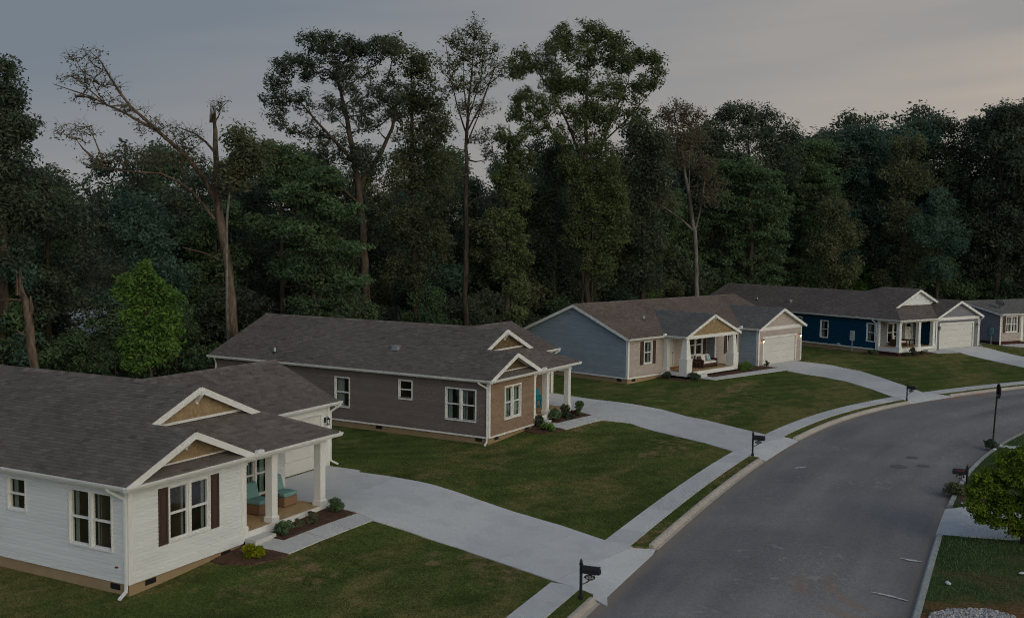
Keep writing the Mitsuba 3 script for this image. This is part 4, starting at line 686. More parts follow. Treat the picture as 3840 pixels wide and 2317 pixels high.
# ---------------------------------------------------------------- walks, steps, planting beds
def walk(label, i, pts, dz=.03, cuts=()):
    slabs('front_walk', label, poly([world(i, *p) for p in pts]).difference(shapely.union_all(DRIVES).buffer(.012)), lambda x, y: zt(x, y) + dz, [(world(i, *a), world(i, *b)) for a, b in cuts])
walk('concrete walk along the flower bed of the white house', 1, [(4.45, -.42), (5.3, -.42), (5.3, -.85), (8.75, -1.25), (8.55, -2.05), (4.53, -1.68)], cuts=[((6.2, -.5), (6.1, -2.5)), ((7.3, -.5), (7.2, -2.5))])
walk('concrete walk along the flower bed of the brown house', 2, [(4.6, -.42), (5.5, -.42), (5.52, -.75), (8.4, -1.45), (7.9, -2.3), (4.65, -1.72)], cuts=[((6.1, -.5), (6, -2.5))])
walk('long concrete walk from the porch of the blue grey house to its driveway', 3, [(5.0, -2.35), (6.02, -2.35), (6.02, -2.8), (14.3, -3.05), (14.2, -4.05), (5.2, -3.5)], cuts=[((7.5, -2), (7.5, -5)), ((9.5, -2), (9.5, -5)), ((11.5, -2), (11.5, -5))])
walk('short concrete walk at the porch of the navy blue house', 4, [(3.3, -2.4), (5.65, -2.4), (5.7, -4.0), (4.4, -3.8), (3.3, -3.4)])
def step(i, H, u0, u1, v0, v1, z): H.mb().box(u0, u1, v0, v1, -.1, z).put(H.k + '__porch_step', 'm_concrete')
step(1, H1, 4.5, 5.45, -.42, -.01, .47); step(2, H2, 4.62, 5.5, -.42, -.01, .45); step(3, H3, 5.0, 6.0, -2.35, -2.01, .4); step(4, H4, 3.4, 4.6, -2.5, -2.06, .5)
def bed(label, i, pts):
    k = structure('flower_bed', label); sheet(poly([world(i, *p) for p in pts]).difference(shapely.union_all(DRIVES)).buffer(0), lambda x, y: zt(x, y) + .022 + .03 * meshkit.noise(np.stack([x * 5, y * 5, x * 0], -1)), .22, .08).put(k, 'm_mulch', exact=True)
bed('brown mulch bed in front of the porch of the white house', 1, [(5.3, -.42), (5.3, -.84), (8.55, -1.2), (8.6, .02), (5.46, .02)])
bed('brown mulch bed around the yellow shrub of the white house', 1, [(3.0, -.02), (2.95, -.5), (3.3, -1.25), (4.0, -1.75), (4.5, -1.7), (4.45, -.42), (4.48, -.02)])
bed('brown mulch bed in front of the porch of the brown house', 2, [(5.52, -.42), (5.54, -.72), (8.1, -1.38), (8.5, .02), (5.5, .02)])
bed('brown mulch bed left of the step of the brown house', 2, [(3.4, -.02), (3.1, -.7), (3.5, -1.4), (4.4, -1.68), (4.63, -1.6), (4.6, -.02)])
bed('dark mulch bed along the porch of the blue grey house', 3, [(6.02, -2.0), (6.02, -2.78), (14.28, -3.02), (14.2, -1.7), (13.9, -1.7), (13.9, .0), (10.6, .0), (10.6, -2.0)])
bed('dark mulch strip left of the porch of the blue grey house', 3, [(3.2, -.02), (3.2, -.6), (3.5, -2.4), (4.9, -2.7), (4.98, -2.02), (3.92, -2.02), (3.92, -.02)])
bed('mulch bed round the corner porch of the navy blue house', 4, [(-.02, 1.5), (-.5, 1.2), (-.6, -1.0), (.2, -2.6), (2.4, -3.3), (3.28, -3.4), (3.28, -2.06), (-.02, -2.06)])

# ---------------------------------------------------------------- leaves, shrubs, trees
def leaf_cloud(m, centers, rc, per, size, rng, flat=.65, quad=True, updir=.5, tone=None):
    """Many small leaf faces round the given centres; uv = (leaf random, clump random)."""
    C = np.repeat(centers, per, 0); n = len(C); R = np.repeat(np.broadcast_to(rc, len(centers)), per)
    d = rng.normal(size=(n, 3)); d /= np.linalg.norm(d, axis=1, keepdims=True); d *= rng.random((n, 1)) ** .45; d[:, 2] *= flat; P = C + d * R[:, None]
    nn = rng.normal(size=(n, 3)); nn[:, 2] = np.abs(nn[:, 2]) + updir; nn += d * .8; nn /= np.linalg.norm(nn, axis=1, keepdims=True)
    t = np.cross(nn, rng.normal(size=(n, 3))); t /= np.linalg.norm(t, axis=1, keepdims=True); b = np.cross(nn, t); s = size * rng.uniform(.6, 1.35, (n, 1))
    clump = np.repeat(rng.random(len(centers)) if tone is None else tone, per); UV = np.column_stack([rng.random(n), np.clip(clump + rng.normal(0, .12, n), 0, 1)])
    if quad:
        V = np.stack([P - t * s, P + b * s * .42 + nn * s * .12, P + t * s, P - b * s * .42 + nn * s * .12], 1).reshape(-1, 3); i = np.arange(n) * 4; F = np.vstack([np.column_stack([i, i + 1, i + 2]), np.column_stack([i, i + 2, i + 3])]); UV = np.repeat(UV, 4, 0)
    else:
        V = np.stack([P - t * s, P + b * s * .55 + t * s * .2, P - b * s * .55 + t * s * .5], 1).reshape(-1, 3); i = np.arange(n) * 3; F = np.column_stack([i, i + 1, i + 2]); UV = np.repeat(UV, 3, 0)
    m.v.append(V); m.f.append(F + m.n); m.u.append(UV); m.n += len(V)
def limbs(m, trunks, att, rng, rtip=.02, sides=5, sub=.35, lift=.12):
    """Tapered trunks, and branches that join the leaf clumps to the nearest wood."""
    nodes, rad, par = [], [], []
    for tr in trunks:
        tr = np.array(tr, float); n = max(3, int(np.linalg.norm(np.diff(tr[:, :3], axis=0), axis=1).sum() / .9)); s = np.r_[0, np.cumsum(np.linalg.norm(np.diff(tr[:, :3], axis=0), axis=1))]; q = np.linspace(0, s[-1], n)
        P = np.column_stack([np.interp(q, s, tr[:, j]) for j in range(3)]); R = np.interp(q, s, tr[:, 3]); P[1:-1] += rng.normal(0, 1, (n - 2, 3)) * R[1:-1, None] * .16
        m.tube(P, R, 8 if R.max() > .15 else 5)
        if len(trunks) and len(att): keep = q > s[-1] * sub if tr[0, 2] < 0 else q >= 0; nodes += list(P[keep]); rad += list(R[keep]); par += [-1] * int(keep.sum())
    if not len(att): return
    base = len(nodes); N0 = np.array(nodes); order = np.argsort(np.min(np.linalg.norm(att[:, None] - N0[None], axis=2), axis=1)); pts = list(nodes); child = [0] * base
    for i in order:
        p = att[i]; A = np.array(pts); dd = np.linalg.norm((A - p) * [1, 1, 1.0], axis=1) + np.clip(A[:, 2] - p[2] + .2, 0, None) * .8; j = int(np.argmin(dd)); pts.append(p); par.append(j); child.append(0); rad.append(rtip)
    w = np.zeros(len(pts)); w[base:] = 1
    for i in range(len(pts) - 1, base - 1, -1): w[par[i]] += w[i]
    for i in range(base, len(pts)):
        a, b = np.array(pts[par[i]]), np.array(pts[i]); ra = min(rtip * math.sqrt(w[i]) * 1.15, rad[par[i]] * .8 if par[i] < base else 9); L = np.linalg.norm(b - a)
        if L < .05: continue
        mid = (a + b) / 2 + rng.normal(0, .06, 3) * L + [0, 0, -lift * L * .5 if b[2] > a[2] else lift * L]
        m.tube([a, mid, b], [ra, (ra + rtip) / 2, rtip * .8], 4, False)
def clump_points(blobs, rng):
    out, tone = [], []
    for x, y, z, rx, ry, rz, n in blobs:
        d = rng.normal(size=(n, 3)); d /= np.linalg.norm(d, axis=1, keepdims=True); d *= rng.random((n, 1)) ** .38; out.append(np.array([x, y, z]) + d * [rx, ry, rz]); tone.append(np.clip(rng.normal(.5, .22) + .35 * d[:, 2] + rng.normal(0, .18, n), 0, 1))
    return (np.vstack(out), np.concatenate(tone)) if out else (np.zeros((0, 3)), np.zeros(0))
